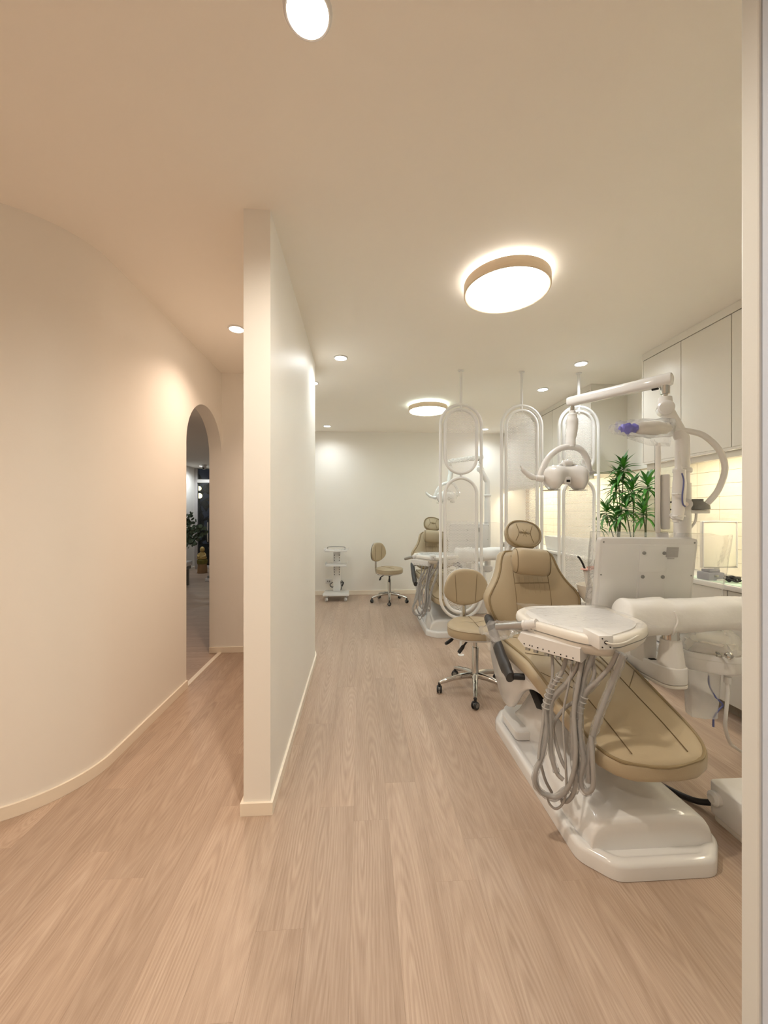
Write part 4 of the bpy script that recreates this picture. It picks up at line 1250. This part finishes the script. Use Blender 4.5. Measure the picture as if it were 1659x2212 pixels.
obj('body', loft([sk(0.90, 0.575), sk(0.97, 0.585), sk(0.985, 0.635), sk(1.03, 0.638), sk(1.035, 0.658), sk(1.02, 0.664), sk(0.95, 0.664), sk(0.94, 0.652)]), 'white', t, True, 40)
obj('tool_block', loft([sk(0.85, 0.653), sk(0.86, 0.69), sk(0.78, 0.715), sk(0.5, 0.722)]), 'offwhite', t, True, 50)
bm = bmesh.new()
rings = []
for k in range(9):
    f = k / 8
    ring = []
    for p in pl:
        nn = noise.noise(Vector((p[0] * 30, p[1] * 30, f * 3)))
        s_ = 0.93 - 0.55 * f * f + 0.10 * nn
        ring.append((cc.x + 0.02 * f + (p[0] - cc.x) * s_, cc.y + (p[1] - cc.y) * s_, 0.668 + 0.105 * f + 0.02 * nn))
    rings.append(ring)
obj('film_wrap', loft(rings, cap0=False), 'haze', t, True, 30)
kx = W(1569, 1414, 1.80)
obj('knob', lathe([(0.012, 0.0), (0.016, -0.006), (0.016, -0.02), (0.010, -0.026), (0.001, -0.027)], kx, 16, 'Y'), 'chrome', t)
kx = W(1548, 1416, 1.79)
obj('tool_tip', tube([kx, kx + Vector((0.02, 0.0, -0.004)), kx + Vector((0.03, 0.03, 0.004))], 0.006, 8, 3), 'alu', t)
obj('support_arm', box(1.62, 1.72, q.y + 0.02, 2.31, 0.585, 0.63, 0.008), 'white', t)
# hanging film bag with tubes under it
rings = []
for k in range(13):
    f = k / 12
    z = 0.575 - 0.235 * f
    ring = []
    for p_ in range(28):
        sx, sy = sell(2 * PI * p_ / 28, 3)
        nn = noise.noise(Vector((sx * 2, sy * 2, z * 16)))
        ring.append((q.x - 0.035 + (0.085 - 0.02 * f) * sx + 0.012 * nn, q.y + 0.0 + 0.045 * sy + 0.01 * nn, z))
    rings.append(ring)
solo('hanging_film_bag', loft(rings, cap0=False), 'haze', 'translucent film bag hanging below the assistant tray', 'plastic bag')
th_c = thing('suction_hose', 'white suction hose curling from the assistant tray to the floor', 'hose', (W(1598, 1618, 1.95).x, W(1598, 1618, 1.95).y, 0.0))
obj('connector', tube([W(1572, 1462, 1.86), W(1571, 1475, 1.86)], 0.016, 12), 'white', th_c)
obj('hose', tube([W(1571, 1474, 1.86), W(1572, 1500, 1.86), W(1568, 1545, 1.87), W(1567, 1572, 1.9), W(1577, 1605, 1.95), W(1590, 1616, 2.05), W(1606, 1626, 2.12), W(1640, 1640, 2.12)], 0.008, 10, 6), 'white', th_c)
tb = thing('drain_tube', 'thin bluish tube hanging in the film bag under the assistant tray', 'tube', (W(1540, 1570, 1.9).x, W(1540, 1570, 1.9).y, 0.28))
obj('tube', tube([W(1531, 1460, 1.88), W(1532, 1480, 1.88), W(1545, 1505, 1.88), W(1561, 1522, 1.88), W(1551, 1535, 1.88), W(1542, 1550, 1.88), W(1541, 1570, 1.88)], 0.0042, 8, 6), 'blue', tb)

# ---------------------------------------------------------------- floor box + foot pedal hose
bx = thing('junction_box', 'low white floor box with rounded knob at right of the plinth', 'floor box', (1.74, 1.42, 0))
obj('housing', prism(rpoly([(1.535, 1.22), (1.95, 1.22), (1.95, 1.62), (1.535, 1.62)], 0.03, 4), 0.028, 0.165, 'XY', 0.014), 'white', bx, True, 45)
obj('foot_rail', prism(rpoly([(1.545, 1.23), (1.94, 1.23), (1.94, 1.61), (1.545, 1.61)], 0.03, 4), 0.0, 0.03, 'XY', 0.002), 'offwhite', bx)
kk = W(1525, 1710, 1.80)
obj('knob', tube([(1.55, 1.575, 0.11), (1.518, 1.575, 0.11), (1.508, 1.575, 0.11)], [0.03, 0.03, 0.018], 18), 'white', bx)
solo('floor_cable', tube([(1.43, 1.90, 0.013), (1.47, 1.79, 0.013), (1.53, 1.69, 0.018), (1.58, 1.626, 0.05)], 0.013, 10, 6), 'black', 'short black cable between the plinth and the floor box', 'cable')

# ================================================================== SECOND (far) STATION: copies
DX, DY = -0.12, 2.76


def far(o, label): return dup(o, (o.location.x + DX, o.location.y + DY, o.location.z), None, label)


far(chairA, 'farther beige dental chair behind the hanging screens near the back wall')
far(delA, 'farther instrument tray with hanging hoses beside the back-row chair')
far(lightA, 'farther exam light with looped yoke seen through the leftmost hanging screen')
far(unitA, 'farther service column with spittoon behind the hanging screens')
mB = far(monA, 'farther tray monitor seen through film left of the hanging screen')
b2 = bag.copy(); C.objects.link(b2); b2.location = bag.location + Vector((DX, DY, 0)); b2['label'] = 'clear plastic bag over the farther tray monitor'
bag['group'] = b2['group'] = 'monitor plastic bags'
lamp2 = None

# ================================================================== STOOLS
def build_stool():
    t = thing('dentist_stool', 'beige dentist stool with rounded back left of the nearest dental chair', 'stool', (0, 0, 0), group='dentist stools')
    # five-star base
    for k in range(5):
        a = 2 * PI * k / 5 - PI / 2 + math.radians(-20.7)
        dx, dy = math.cos(a), math.sin(a)
        pts = [(0.02 * dx, 0.02 * dy, 0.125), (0.10 * dx, 0.10 * dy, 0.118), (0.19 * dx, 0.19 * dy, 0.10), (0.275 * dx, 0.275 * dy, 0.075)]
        obj('base_leg', addtube(bmesh.new(), catmull(pts, 4), [0.024, 0.022, 0.018, 0.014], 10, flat=1.0), 'chrome', t)
        cx_, cy_ = 0.275 * dx, 0.275 * dy
        cs_ = obj('caster', addtube(bmesh.new(), [(cx_, cy_, 0.075), (cx_, cy_, 0.045)], 0.010, 10), 'black', t)
        b_ = a + 0.9 + k * 0.5
        n_ = Vector((math.cos(b_), math.sin(b_), 0))
        for s in (-1, 1):
            c0 = Vector((cx_, cy_, 0.027)) + n_ * (0.006 * s); c1 = Vector((cx_, cy_, 0.027)) + n_ * (0.019 * s)
            wq = obj('wheel', addtube(bmesh.new(), [c0, c0.lerp(c1, 0.5), c1], [0.027, 0.027, 0.023], 18), 'black', cs_)
        obj('wheel_cap', addtube(bmesh.new(), [Vector((cx_, cy_, 0.03)) + n_ * -0.0195, Vector((cx_, cy_, 0.03)) + n_ * 0.0195], 0.017, 14), 'greyplastic', cs_)
    obj('column_sleeve', lathe([(0.03, 0.10), (0.032, 0.14), (0.026, 0.16), (0.026, 0.33), (0.024, 0.335)], (0, 0, 0), 22), 'chrome', t)
    obj('gas_column', lathe([(0.016, 0.32), (0.016, 0.43)], (0, 0, 0), 18), 'chrome', t)
    obj('mechanism', box(-0.09, 0.09, -0.08, 0.16, 0.405, 0.425, 0.005), 'dark', t)
    obj('lever', tube([(-0.07, 0.03, 0.413), (-0.14, 0.05, 0.395), (-0.20, 0.03, 0.37), (-0.225, 0.02, 0.362)], [0.006, 0.007, 0.013, 0.011], 10, 4), 'black', t)
    obj('lever', tube([(-0.05, -0.03, 0.413), (-0.10, -0.07, 0.39), (-0.15, -0.10, 0.35), (-0.165, -0.105, 0.335)], [0.006, 0.007, 0.014, 0.012], 10, 4), 'black', t)
    # seat: plan radius profile, saddle
    def pr_(a):
        return 0.215 * (1 + 0.045 * math.cos(3 * a + PI / 2))
    NP = 44

    def ring(k, z, sad=0.0):
        r = []
        for q in range(NP):
            a = 2 * PI * q / NP
            R_ = pr_(a) * k
            x_, y_ = R_ * math.cos(a), R_ * math.sin(a) * 0.93
            dip = sad * (-0.016 * math.exp(-((x_ / 0.09) ** 2)) * (1 if y_ < 0 else 0.4) + 0.010 * max(0, y_ / 0.2))
            r.append((x_, y_, z + dip))
        return r
    st = obj('seat_pad', loft([ring(0.90, 0.438), ring(0.985, 0.442), ring(1.0, 0.456), ring(1.0, 0.485, 0.2), ring(0.985, 0.502, 0.5), ring(0.94, 0.512, 0.8), ring(0.8, 0.520, 1), ring(0.55, 0.524, 1), ring(0.3, 0.524, 1), ring(0.02, 0.523, 1)]), 'leather', t, True, 60)
    obj('piping', tube([(x_, y_, z) for x_, y_, z in ring(0.992, 0.5, 0.5)], 0.0035, 6, closed=True), 'leather', st)
    obj('seam', tube([(0.0, 0.15, 0.5285), (0.003, 0.06, 0.520), (0, 0.0, 0.5165), (-0.003, -0.1, 0.5075)], 0.0018, 6, 5), 'seam', st)
    for s in (-1, 1):
        obj('seam', tube([(0.0, 0.0, 0.5165), (s * 0.06, 0.02, 0.521), (s * 0.12, 0.01, 0.5225)], 0.0015, 6, 5), 'seam', st)
    obj('seat_pan', loft([ring(0.7, 0.424), ring(0.92, 0.426), ring(0.965, 0.433), ring(0.97, 0.4395)]), 'white', t, True, 45)
    # back bar + cushion
    obj('back_bar', tube([(0, 0.10, 0.414), (0, 0.215, 0.412), (0, 0.252, 0.44), (0, 0.258, 0.60), (0, 0.262, 0.75)], 0.013, 12, 5, flat=1.4), 'chrome', t)
    prof = [(0.598, 0.022), (0.605, 0.06), (0.62, 0.10), (0.645, 0.142), (0.675, 0.172), (0.71, 0.186), (0.75, 0.184), (0.79, 0.172), (0.83, 0.150), (0.86, 0.122), (0.88, 0.088), (0.888, 0.05), (0.891, 0.02)]

    def brow(z, hw, th, yo, n=3.0):
        e = []
        for q in range(36):
            sx, sy = sell(2 * PI * q / 36, n)
            curve = -0.045 * sx * sx * (hw / 0.186) ** 2
            e.append((hw * sx, 0.238 + yo + curve + th / 2 * sy - 0.015 * ((z - 0.74) / 0.15) ** 2 * 0.5, z))
        return e
    bk = obj('backrest', loft([brow(z, hw, 0.052 * min(1, 0.35 + hw / 0.15), 0) for z, hw in prof]), 'leather', t, True, 60)
    for s in (-1, 1):
        line = [(s * (0.075 + 0.02 * ((z - 0.6) / 0.3)), 0.238 - 0.0265 - 0.045 * (0.09 / 0.186) ** 2 - 0.0005 * (1 - abs(z - .74) / .12), z) for z in (0.63, 0.68, 0.74, 0.80, 0.85)]
        obj('seam', tube(line, 0.0018, 6, 4), 'seam', bk)
    obj('back_shell', loft([brow(z, hw * 0.97, 0.014, 0.03) for z, hw in prof]), 'white', t, True, 60)
    return t


stool = build_stool()
stool.location = (0.86, 2.86, 0); stool.rotation_euler = (0, 0, math.radians(4))
st2 = dup(stool, (0.43, 5.86, 0), math.radians(52), 'greyish beige dentist stool by the white trolley at the back wall')
for ch in st2.children:
    if ch.name.startswith(('base_leg', 'caster')): ch.rotation_euler = (0, 0, math.radians(36.5))

# ================================================================== TROLLEY
tx, ty = -0.385, 6.06
t = thing('trolley', 'white three-tier equipment trolley on casters against the back wall', 'trolley', (tx, ty, 0))
obj('base_plate', prism(rpoly([(tx - 0.205, ty - 0.18), (tx + 0.205, ty - 0.18), (tx + 0.19, ty + 0.18), (tx - 0.19, ty + 0.18)], 0.03, 4), 0.085, 0.115, 'XY', 0.006), 'gloss', t)
col = obj('column', box(tx - 0.055, tx + 0.055, ty + 0.06, ty + 0.12, 0.115, 0.775, 0.006), 'steelwhite', t)
for z_ in (0.685, 0.645, 0.605, 0.50, 0.46, 0.42, 0.38):
    for s in (-1, 1):
        obj('slot', box(tx + s * 0.038 - 0.004, tx + s * 0.038 + 0.004, ty + 0.0575, ty + 0.0605, z_ - 0.011, z_ + 0.011), 'dark', col, False)


def tray(nm, z, hw, hd):
    b = obj(nm, prism(rpoly([(tx - hw, ty - hd), (tx + hw, ty - hd), (tx + hw, ty + hd), (tx - hw, ty + hd)], 0.01, 3), z, z + 0.008, 'XY', 0.002), 'gloss', t)
    for s in (-1, 1):
        obj('side_lip', prism([(tx + s * hw, z + 0.002), (tx + s * (hw + 0.02), z + 0.026), (tx + s * (hw + 0.016), z + 0.028), (tx + s * (hw - 0.004), z + 0.006)], ty - hd, ty + hd, 'XZ'), 'gloss', b, False)
    obj('front_lip', box(tx - hw, tx + hw, ty - hd - 0.004, ty - hd, z - 0.018, z + 0.008, 0.001), 'gloss', b)
    return b


tray('shelf', 0.55, 0.155, 0.14)
tp2 = tray('top_tray', 0.775, 0.17, 0.16)
obj('handle_rail', tube([(tx - 0.15, ty + 0.14, 0.785), (tx - 0.13, ty + 0.14, 0.81), (tx + 0.10, ty + 0.14, 0.81), (tx + 0.13, ty + 0.14, 0.785)], 0.006, 8, 5), 'greyplastic', tp2)
for sx in (-1, 1):
    for sy in (-1, 1):
        cx_, cy_ = tx + sx * 0.145, ty + sy * 0.13
        cst = obj('caster', addtube(bmesh.new(), [(cx_, cy_, 0.086), (cx_, cy_, 0.055)], 0.012, 10), 'alu', t)
        obj('wheel', addtube(bmesh.new(), [(cx_ - 0.012, cy_ - 0.01, 0.0305), (cx_ + 0.012, cy_ + 0.002, 0.0305)], 0.0305, 20), 'white', cst)
solo('trolley_cable', tube([(tx + 0.06, ty + 0.15, 0.12), (tx + 0.085, ty + 0.17, 0.20), (tx + 0.09, ty + 0.16, 0.25), (tx + 0.06, ty + 0.18, 0.25), (tx + 0.075, ty + 0.17, 0.17), (tx + 0.10, ty + 0.16, 0.24), (tx + 0.0, ty + 0.19, 0.20), (tx - 0.08, ty + 0.17, 0.16), (tx - 0.115, ty + 0.17, 0.20), (tx - 0.07, ty + 0.17, 0.24)], 0.006, 8, 6), 'black', 'black power cable coiled behind the white trolley column', 'cable')
sx_ = W(711, 1258, 6.40).x
t = thing('wall_socket', 'small white wall socket behind the trolley', 'socket', (sx_, YB, 0.22))
obj('plate', box(sx_ - 0.055, sx_ + 0.045, YB - 0.008, YB, 0.19, 0.265, 0.002), 'white', t)
for dx in (-0.02, 0.01):
    obj('outlet', box(sx_ + dx - 0.008, sx_ + dx + 0.008, YB - 0.0105, YB - 0.0082, 0.215, 0.24, 0.001), 'greyplastic', t)

# ================================================================== HANGING OVAL SCREENS
def oval(cx, cz, hw, z0, z1, n=22):
    pts = []
    for k in range(n + 1):
        a = PI * k / n
        pts.append((cx + hw * math.cos(a), z1 - hw + hw * math.sin(a)))
    for k in range(n + 1):
        a = PI + PI * k / n
        pts.append((cx + hw * math.cos(a), z0 + hw + hw * math.sin(a)))
    return pts


YS = 3.60


def screen(x, inner, label, zb=0.352, zt_=2.375):
    t = thing('divider_screen', label, 'screen divider', (x, YS, 0), group='hanging oval divider screens')
    o = [(px, YS, pz) for px, pz in oval(x, 0, 0.197, zb, zt_)]
    obj('outer_frame', tube(o, 0.0145, 12, closed=True), 'steelwhite', t)
    for z0, z1 in inner:
        fr_ = obj('inner_frame', tube([(px, YS, pz) for px, pz in oval(x, 0, 0.152, z0, z1)], 0.0155, 12, closed=True), 'steelwhite', t)
        bm = bmesh.new()
        vs = [bm.verts.new((px, YS + 0.0006, pz)) for px, pz in oval(x, 0, 0.15, z0, z1)]
        vs2 = [bm.verts.new((px, YS - 0.0006, pz)) for px, pz in oval(x, 0, 0.15, z0, z1)]
        bm.faces.new(vs); bm.faces.new(list(reversed(vs2)))
        obj('perforated_panel', bm, 'perf', fr_, False)
    obj('ceiling_rod', tube([(x, YS, zt_ - 0.065), (x, YS, H)], 0.0125, 12), 'steelwhite', t)
    obj('ceiling_flange', lathe([(0.028, H), (0.028, H - 0.006), (0.014, H - 0.010)], (x, YS, 0), 18), 'steelwhite', t)
    obj('floor_rod', tube([(x, YS, 0.0), (x, YS, zb + 0.05)], 0.0125, 12), 'steelwhite', t)
    obj('floor_flange', lathe([(0.03, 0.0), (0.03, 0.006), (0.014, 0.010)], (x, YS, 0), 18), 'steelwhite', t)
    if len(inner) > 1:
        obj('connector', tube([(x, YS, inner[0][1] - 0.01), (x, YS, inner[1][0] + 0.01)], 0.011, 10), 'steelwhite', t)
    return t


screen(0.945, [(0.405, 1.68), (1.725, 2.33)], 'leftmost white oval hanging screen with two perforated panels')
screen(1.535, [(0.405, 2.33)], 'middle white oval hanging screen with one tall perforated panel')
screen(2.10, [(0.405, 1.68), (1.74, 2.33)], 'rightmost white oval hanging screen behind the near exam light')

# ================================================================== PLANTS
def leaf_mesh(L_, w, bend):
    bm = bmesh.new()
    n = 7; rows = []
    for k in range(n + 1):
        f = k / n
        ww = w * (math.sin(PI * min(1, f * 0.85 + 0.12)) ** 0.8) * (1 - f ** 4)
        x_ = L_ * f * (1 - 0.15 * bend * f); z_ = -bend * L_ * 0.45 * f * f
        rows.append((bm.verts.new((x_, -ww, z_ + ww * 0.35)), bm.verts.new((x_, 0, z_)), bm.verts.new((x_, ww, z_ + ww * 0.35))))
    for a, b in zip(rows[:-1], rows[1:]):
        bm.faces.new((a[0], b[0], b[1], a[1])); bm.faces.new((a[1], b[1], b[2], a[2]))
    bmesh.ops.remove_doubles(bm, verts=bm.verts, dist=1e-5)
    me = bpy.data.meshes.new('leaf'); bm.to_mesh(me); bm.free()
    for p in me.polygons: p.use_smooth = True
    return me


LM = []
for k in range(4):
    me = leaf_mesh(0.165 + 0.012 * k, 0.019, 0.35 + 0.3 * k); me.materials.append(M['leaf' if k % 2 else 'leafdark']); LM.append(me)
rng = random.Random(11)
# trough planter on the worktop
PXc = 2.56
pot = thing('planter_trough', 'long white tapered planter trough on the worktop under the green plants', 'planter', (PXc, 4.2, 0.873))
rings = []
for k, z in ((0.80, 0.874), (1.0, 1.045), (0.99, 1.05), (0.93, 1.05), (0.88, 1.02)):
    rings.append([(PXc + 0.12 * k * a, 4.18 + (0.82 * (0.94 + 0.06 * k)) * b, z) for a, b in ((-1, -1), (1, -1), (1, 1), (-1, 1))])
obj('trough', loft(rings), 'pot', pot, True, 30)
obj('soil', box(PXc - 0.10, PXc + 0.10, 3.42, 4.94, 1.0205, 1.028), 'soil', pot)
stems = [(1347, 1012, 3.86, 1, 0), (1336, 1030, 3.95, 1, 0), (1330, 1056, 3.98, 1, 0), (1366, 1060, 3.80, 1, 1), (1352, 1098, 3.84, 1, 1), (1399, 1050, 3.68, 1, 2), (1390, 1110, 3.70, 1, 2), (1310, 1106, 4.12, 1, 3), (1331, 1118, 4.02, 1, 3), (1293, 1135, 4.28, 0.75, 4)]
cl = {}
pnames = ['tallest green dracaena with stacked leaf tufts in the white trough', 'middle green dracaena with dense tufts in the trough', 'right green dracaena beside the edge-on monitor', 'short left green dracaena in the trough', 'lowest leftmost palm sprig seen through the screen edge']
for u, v, tt, s, g in stems:
    cl.setdefault(g, []).append((WX(u, v, PXc + rng.uniform(-0.06, 0.02)), s))
for g, lst in cl.items():
    base = Vector((PXc + rng.uniform(-0.03, 0.03), sum(p.y for p, _ in lst) / len(lst), 1.028))
    t = thing('dracaena_plant', pnames[g], 'plant', tuple(base), group='green plants in the trough')
    for p, s in lst:
        b0 = base + Vector((rng.uniform(-0.03, 0.03), rng.uniform(-0.04, 0.04), 0))
        st = obj('stem', tube([b0, b0.lerp(p, 0.5) + Vector((rng.uniform(-.015, .015), rng.uniform(-.015, .015), 0)), p + Vector((0, 0, -0.02))], [0.0065, 0.005, 0.004], 8, 5), 'stem', t)
        for k in range(26):
            o = bpy.data.objects.new('leaf', LM[min(3, k // 7)]); C.objects.link(o); o.parent = st
            f = k / 26
            yaw = k * 2.399 + rng.uniform(-0.2, 0.2)
            pitch = math.radians(72 - 95 * f ** 0.9 + rng.uniform(-8, 8))
            o.rotation_euler = (rng.uniform(-0.3, 0.3), -pitch, yaw)
            o.location = p - base + Vector((0, 0, 0.045 - 0.095 * f))
            o.scale = (s * rng.uniform(0.75, 1.05),) * 3

# ================================================================== WORKTOP ITEMS NEAR RIGHT
pn = thing('white_panel', 'white framed board leaning on the tiles by the doorway edge', 'board', (2.62, 2.62, 0.873))
pc = W(1552, 1176, 2.72)
obj('board', box(pc.x - 0.13, pc.x + 0.13, pc.y - 0.01, pc.y + 0.01, pc.z - 0.165, pc.z + 0.165, 0.004), 'paper', pn)
obj('frame', tube([(pc.x - 0.125, pc.y - 0.012, pc.z - 0.16), (pc.x + 0.125, pc.y - 0.012, pc.z - 0.16), (pc.x + 0.125, pc.y - 0.012, pc.z + 0.16), (pc.x - 0.125, pc.y - 0.012, pc.z + 0.16)], 0.006, 8, closed=True), 'white', pn)
obj('stand', box(pc.x - 0.06, pc.x + 0.06, pc.y - 0.05, pc.y + 0.05, 0.8735, 0.885, 0.003), 'white', pn)
obj('stand_neck', box(pc.x - 0.02, pc.x + 0.02, pc.y + 0.0105, pc.y + 0.025, 0.885, pc.z, 0.003), 'white', pn)
q = WX(1532, 1262, 2.46)
t = thing('slate_case', 'slate grey instrument case behind the monitor bag on the worktop', 'case', (q.x, q.y, 0.873))
obj('body', box(q.x - 0.05, q.x + 0.07, q.y - 0.05, q.y + 0.05, 0.874, 0.93, 0.008), 'slategrey', t)
obj('lid', box(q.x - 0.03, q.x + 0.05, q.y - 0.035, q.y + 0.035, 0.9305, 0.95, 0.006), 'slategrey', t)
obj('latch', box(q.x - 0.01, q.x + 0.02, q.y - 0.054, q.y - 0.0505, 0.90, 0.915, 0.001), 'alu', t)
q = WX(1582, 1262, 2.50)
cpts = []
for k in range(46):
    a = k * 0.55
    cpts.append((q.x + 0.05 * math.cos(a) * (0.7 + 0.3 * math.sin(k)), q.y + 0.035 * math.sin(a), 0.884 + 0.03 * abs(math.sin(k * 0.37))))
solo('cable_coil', tube(cpts, 0.005, 6, 4), 'black', 'tangled black cable coil on the worktop by the doorway edge', 'cable')
solo('worktop_mat', prism(rpoly([(2.41, 2.15), (2.66, 2.15), (2.66, 2.75), (2.41, 2.75)], 0.02, 4), 0.8732, 0.8765, 'XY'), 'mint', 'pale mint mat lying on the near worktop', 'mat')
q = WX(1598, 1285, 2.45)
solo('monitor_foot', box(2.46, 2.62, 2.06, 2.12, 0.8735, 0.90, 0.006), 'greyplastic', 'grey stand foot at the edge of the worktop', 'stand')

# ================================================================== RECEPTION THROUGH THE ARCH
q = W(416, 1216, 7.3)
t = thing('low_table', 'low white-topped table with grey legs seen through the arch', 'table', (q.x - 0.4, q.y - 0.22, 0))
obj('top', box(q.x - 0.8, q.x, q.y - 0.45, q.y, 0.37, 0.455, 0.01), 'white', t)
obj('apron', box(q.x - 0.78, q.x - 0.02, q.y - 0.43, q.y - 0.02, 0.31, 0.369, 0.004), 'greyplastic', t)
for a, b in ((q.x - 0.10, q.y - 0.42), (q.x - 0.10, q.y - 0.09), (q.x - 0.77, q.y - 0.42), (q.x - 0.77, q.y - 0.09)):
    obj('leg', box(a, a + 0.055, b, b + 0.055, 0, 0.31, 0.003), 'greyplastic', t)
vb = Vector((q.x - 0.22, q.y - 0.2, 0.455))
t = thing('eucalyptus_vase', 'grey-green eucalyptus branches in a vase on the low table', 'plant', tuple(vb))
obj('vase', lathe([(0.05, 0), (0.075, 0.04), (0.08, 0.12), (0.05, 0.2), (0.035, 0.24), (0.03, 0.235), (0.04, 0.19), (0.001, 0.05)], vb, 24), 'white', t)
rng = random.Random(21)
for k, (u, v) in enumerate(((412, 1108), (418, 1125), (428, 1140), (438, 1140), (443, 1152), (430, 1165), (417, 1175), (405, 1178), (404, 1130), (408, 1150), (395, 1120))):
    e = W(u, v, 7.2 + rng.uniform(-0.1, 0.1))
    s0 = vb + Vector((rng.uniform(-0.02, 0.02), rng.uniform(-0.02, 0.02), 0.22))
    mid = s0.lerp(e, 0.5) + Vector((0, 0, 0.12))
    pts = catmull([s0, mid, e], 8)
    br = obj('branch', tube(pts, 0.004, 6), 'stem', t)
    bm = bmesh.new()
    for i, p in enumerate(pts[6:]):
        for s in (-1, 1):
            c_ = p + Vector((rng.uniform(-0.05, 0.05), rng.uniform(-0.05, 0.05), rng.uniform(-0.05, 0.05)))
            n_ = Vector((rng.uniform(-1, 1), rng.uniform(-1, -0.2), rng.uniform(-0.6, 0.8))).normalized()
            a_ = n_.orthogonal().normalized(); b_ = n_.cross(a_)
            r_ = rng.uniform(0.026, 0.045)
            vs = [bm.verts.new(c_ + a_ * r_ * math.cos(2 * PI * z / 9) + b_ * r_ * 0.85 * math.sin(2 * PI * z / 9)) for z in range(9)]
            cv = bm.verts.new(c_ + n_ * 0.006)
            for z in range(9): bm.faces.new((vs[z], vs[(z + 1) % 9], cv))
    obj('foliage', bm, 'euc', br)
# stump with carved figure
q = W(437, 1238, 8.75)
t = thing('wood_stump', 'weathered wooden stump pedestal in front of the dark glass', 'stump', (q.x, q.y, 0))
prf = []
rings = []
for k in range(6):
    f = k / 5
    rings.append([(q.x + (0.105 - 0.01 * f) * (1 + 0.08 * noise.noise(Vector((math.cos(a), math.sin(a), f)) * 2)) * math.cos(a), q.y + (0.105 - 0.01 * f) * math.sin(a), 0.27 * f) for a in [2 * PI * z / 20 for z in range(20)]])
obj('trunk', loft(rings), 'stump', t, True, 40)
obj('cloth', lathe([(0.102, 0.20), (0.112, 0.24), (0.115, 0.285), (0.09, 0.315), (0.001, 0.318)], (q.x, q.y, 0), 20), 'moss', t)
t = thing('carved_figure', 'small pale gold seated carved figure on the wooden stump', 'figurine', (q.x, q.y, 0.318))
obj('body', lathe([(0.085, 0.318), (0.095, 0.34), (0.08, 0.38), (0.068, 0.43), (0.05, 0.47), (0.03, 0.485)], (q.x, q.y, 0), 18), 'gold', t)
obj('head', lathe([(0.02, 0.478), (0.045, 0.49), (0.052, 0.52), (0.048, 0.55), (0.035, 0.575), (0.018, 0.592), (0.001, 0.598)], (q.x, q.y, 0), 18), 'gold', t)
for s in (-1, 1):
    obj('arm', tube([(q.x + s * 0.06, q.y - 0.01, 0.44), (q.x + s * 0.085, q.y - 0.04, 0.39), (q.x + s * 0.03, q.y - 0.085, 0.37)], 0.018, 8, 4), 'gold', t)
    obj('knee', tube([(q.x + s * 0.02, q.y - 0.07, 0.335), (q.x + s * 0.09, q.y - 0.04, 0.338)], 0.022, 10, 3), 'gold', t)
# dome camera on the ceiling
q = W(441, 1013, 8.7)
t = thing('dome_camera', 'small white dome security camera under the reception ceiling', 'security camera', (q.x, q.y, HR))
obj('mount', lathe([(0.06, HR), (0.06, HR - 0.02), (0.045, HR - 0.03)], (q.x, q.y, 0), 20), 'white', t)
obj('dome', lathe([(0.042, HR - 0.028), (0.05, HR - 0.05), (0.046, HR - 0.08), (0.025, HR - 0.105), (0.001, HR - 0.11)], (q.x, q.y, 0), 20), 'white', t)
obj('lens', tube([(q.x, q.y - 0.036, HR - 0.08), (q.x, q.y - 0.052, HR - 0.084)], 0.02, 14), 'black', t)
q = W(450, 1255, 7.65)
t = thing('door_stop', 'small white door stop on the reception floor', 'door stop', (q.x, q.y, 0))
obj('block', prism(rpoly([(q.x - 0.05, q.y - 0.05), (q.x + 0.05, q.y - 0.05), (q.x + 0.05, q.y + 0.05), (q.x - 0.05, q.y + 0.05)], 0.015, 3), 0, 0.06, 'XY', 0.006), 'white', t)
obj('buffer', lathe([(0.02, 0.06), (0.02, 0.10), (0.012, 0.11)], (q.x, q.y, 0), 14), 'greyplastic', t)
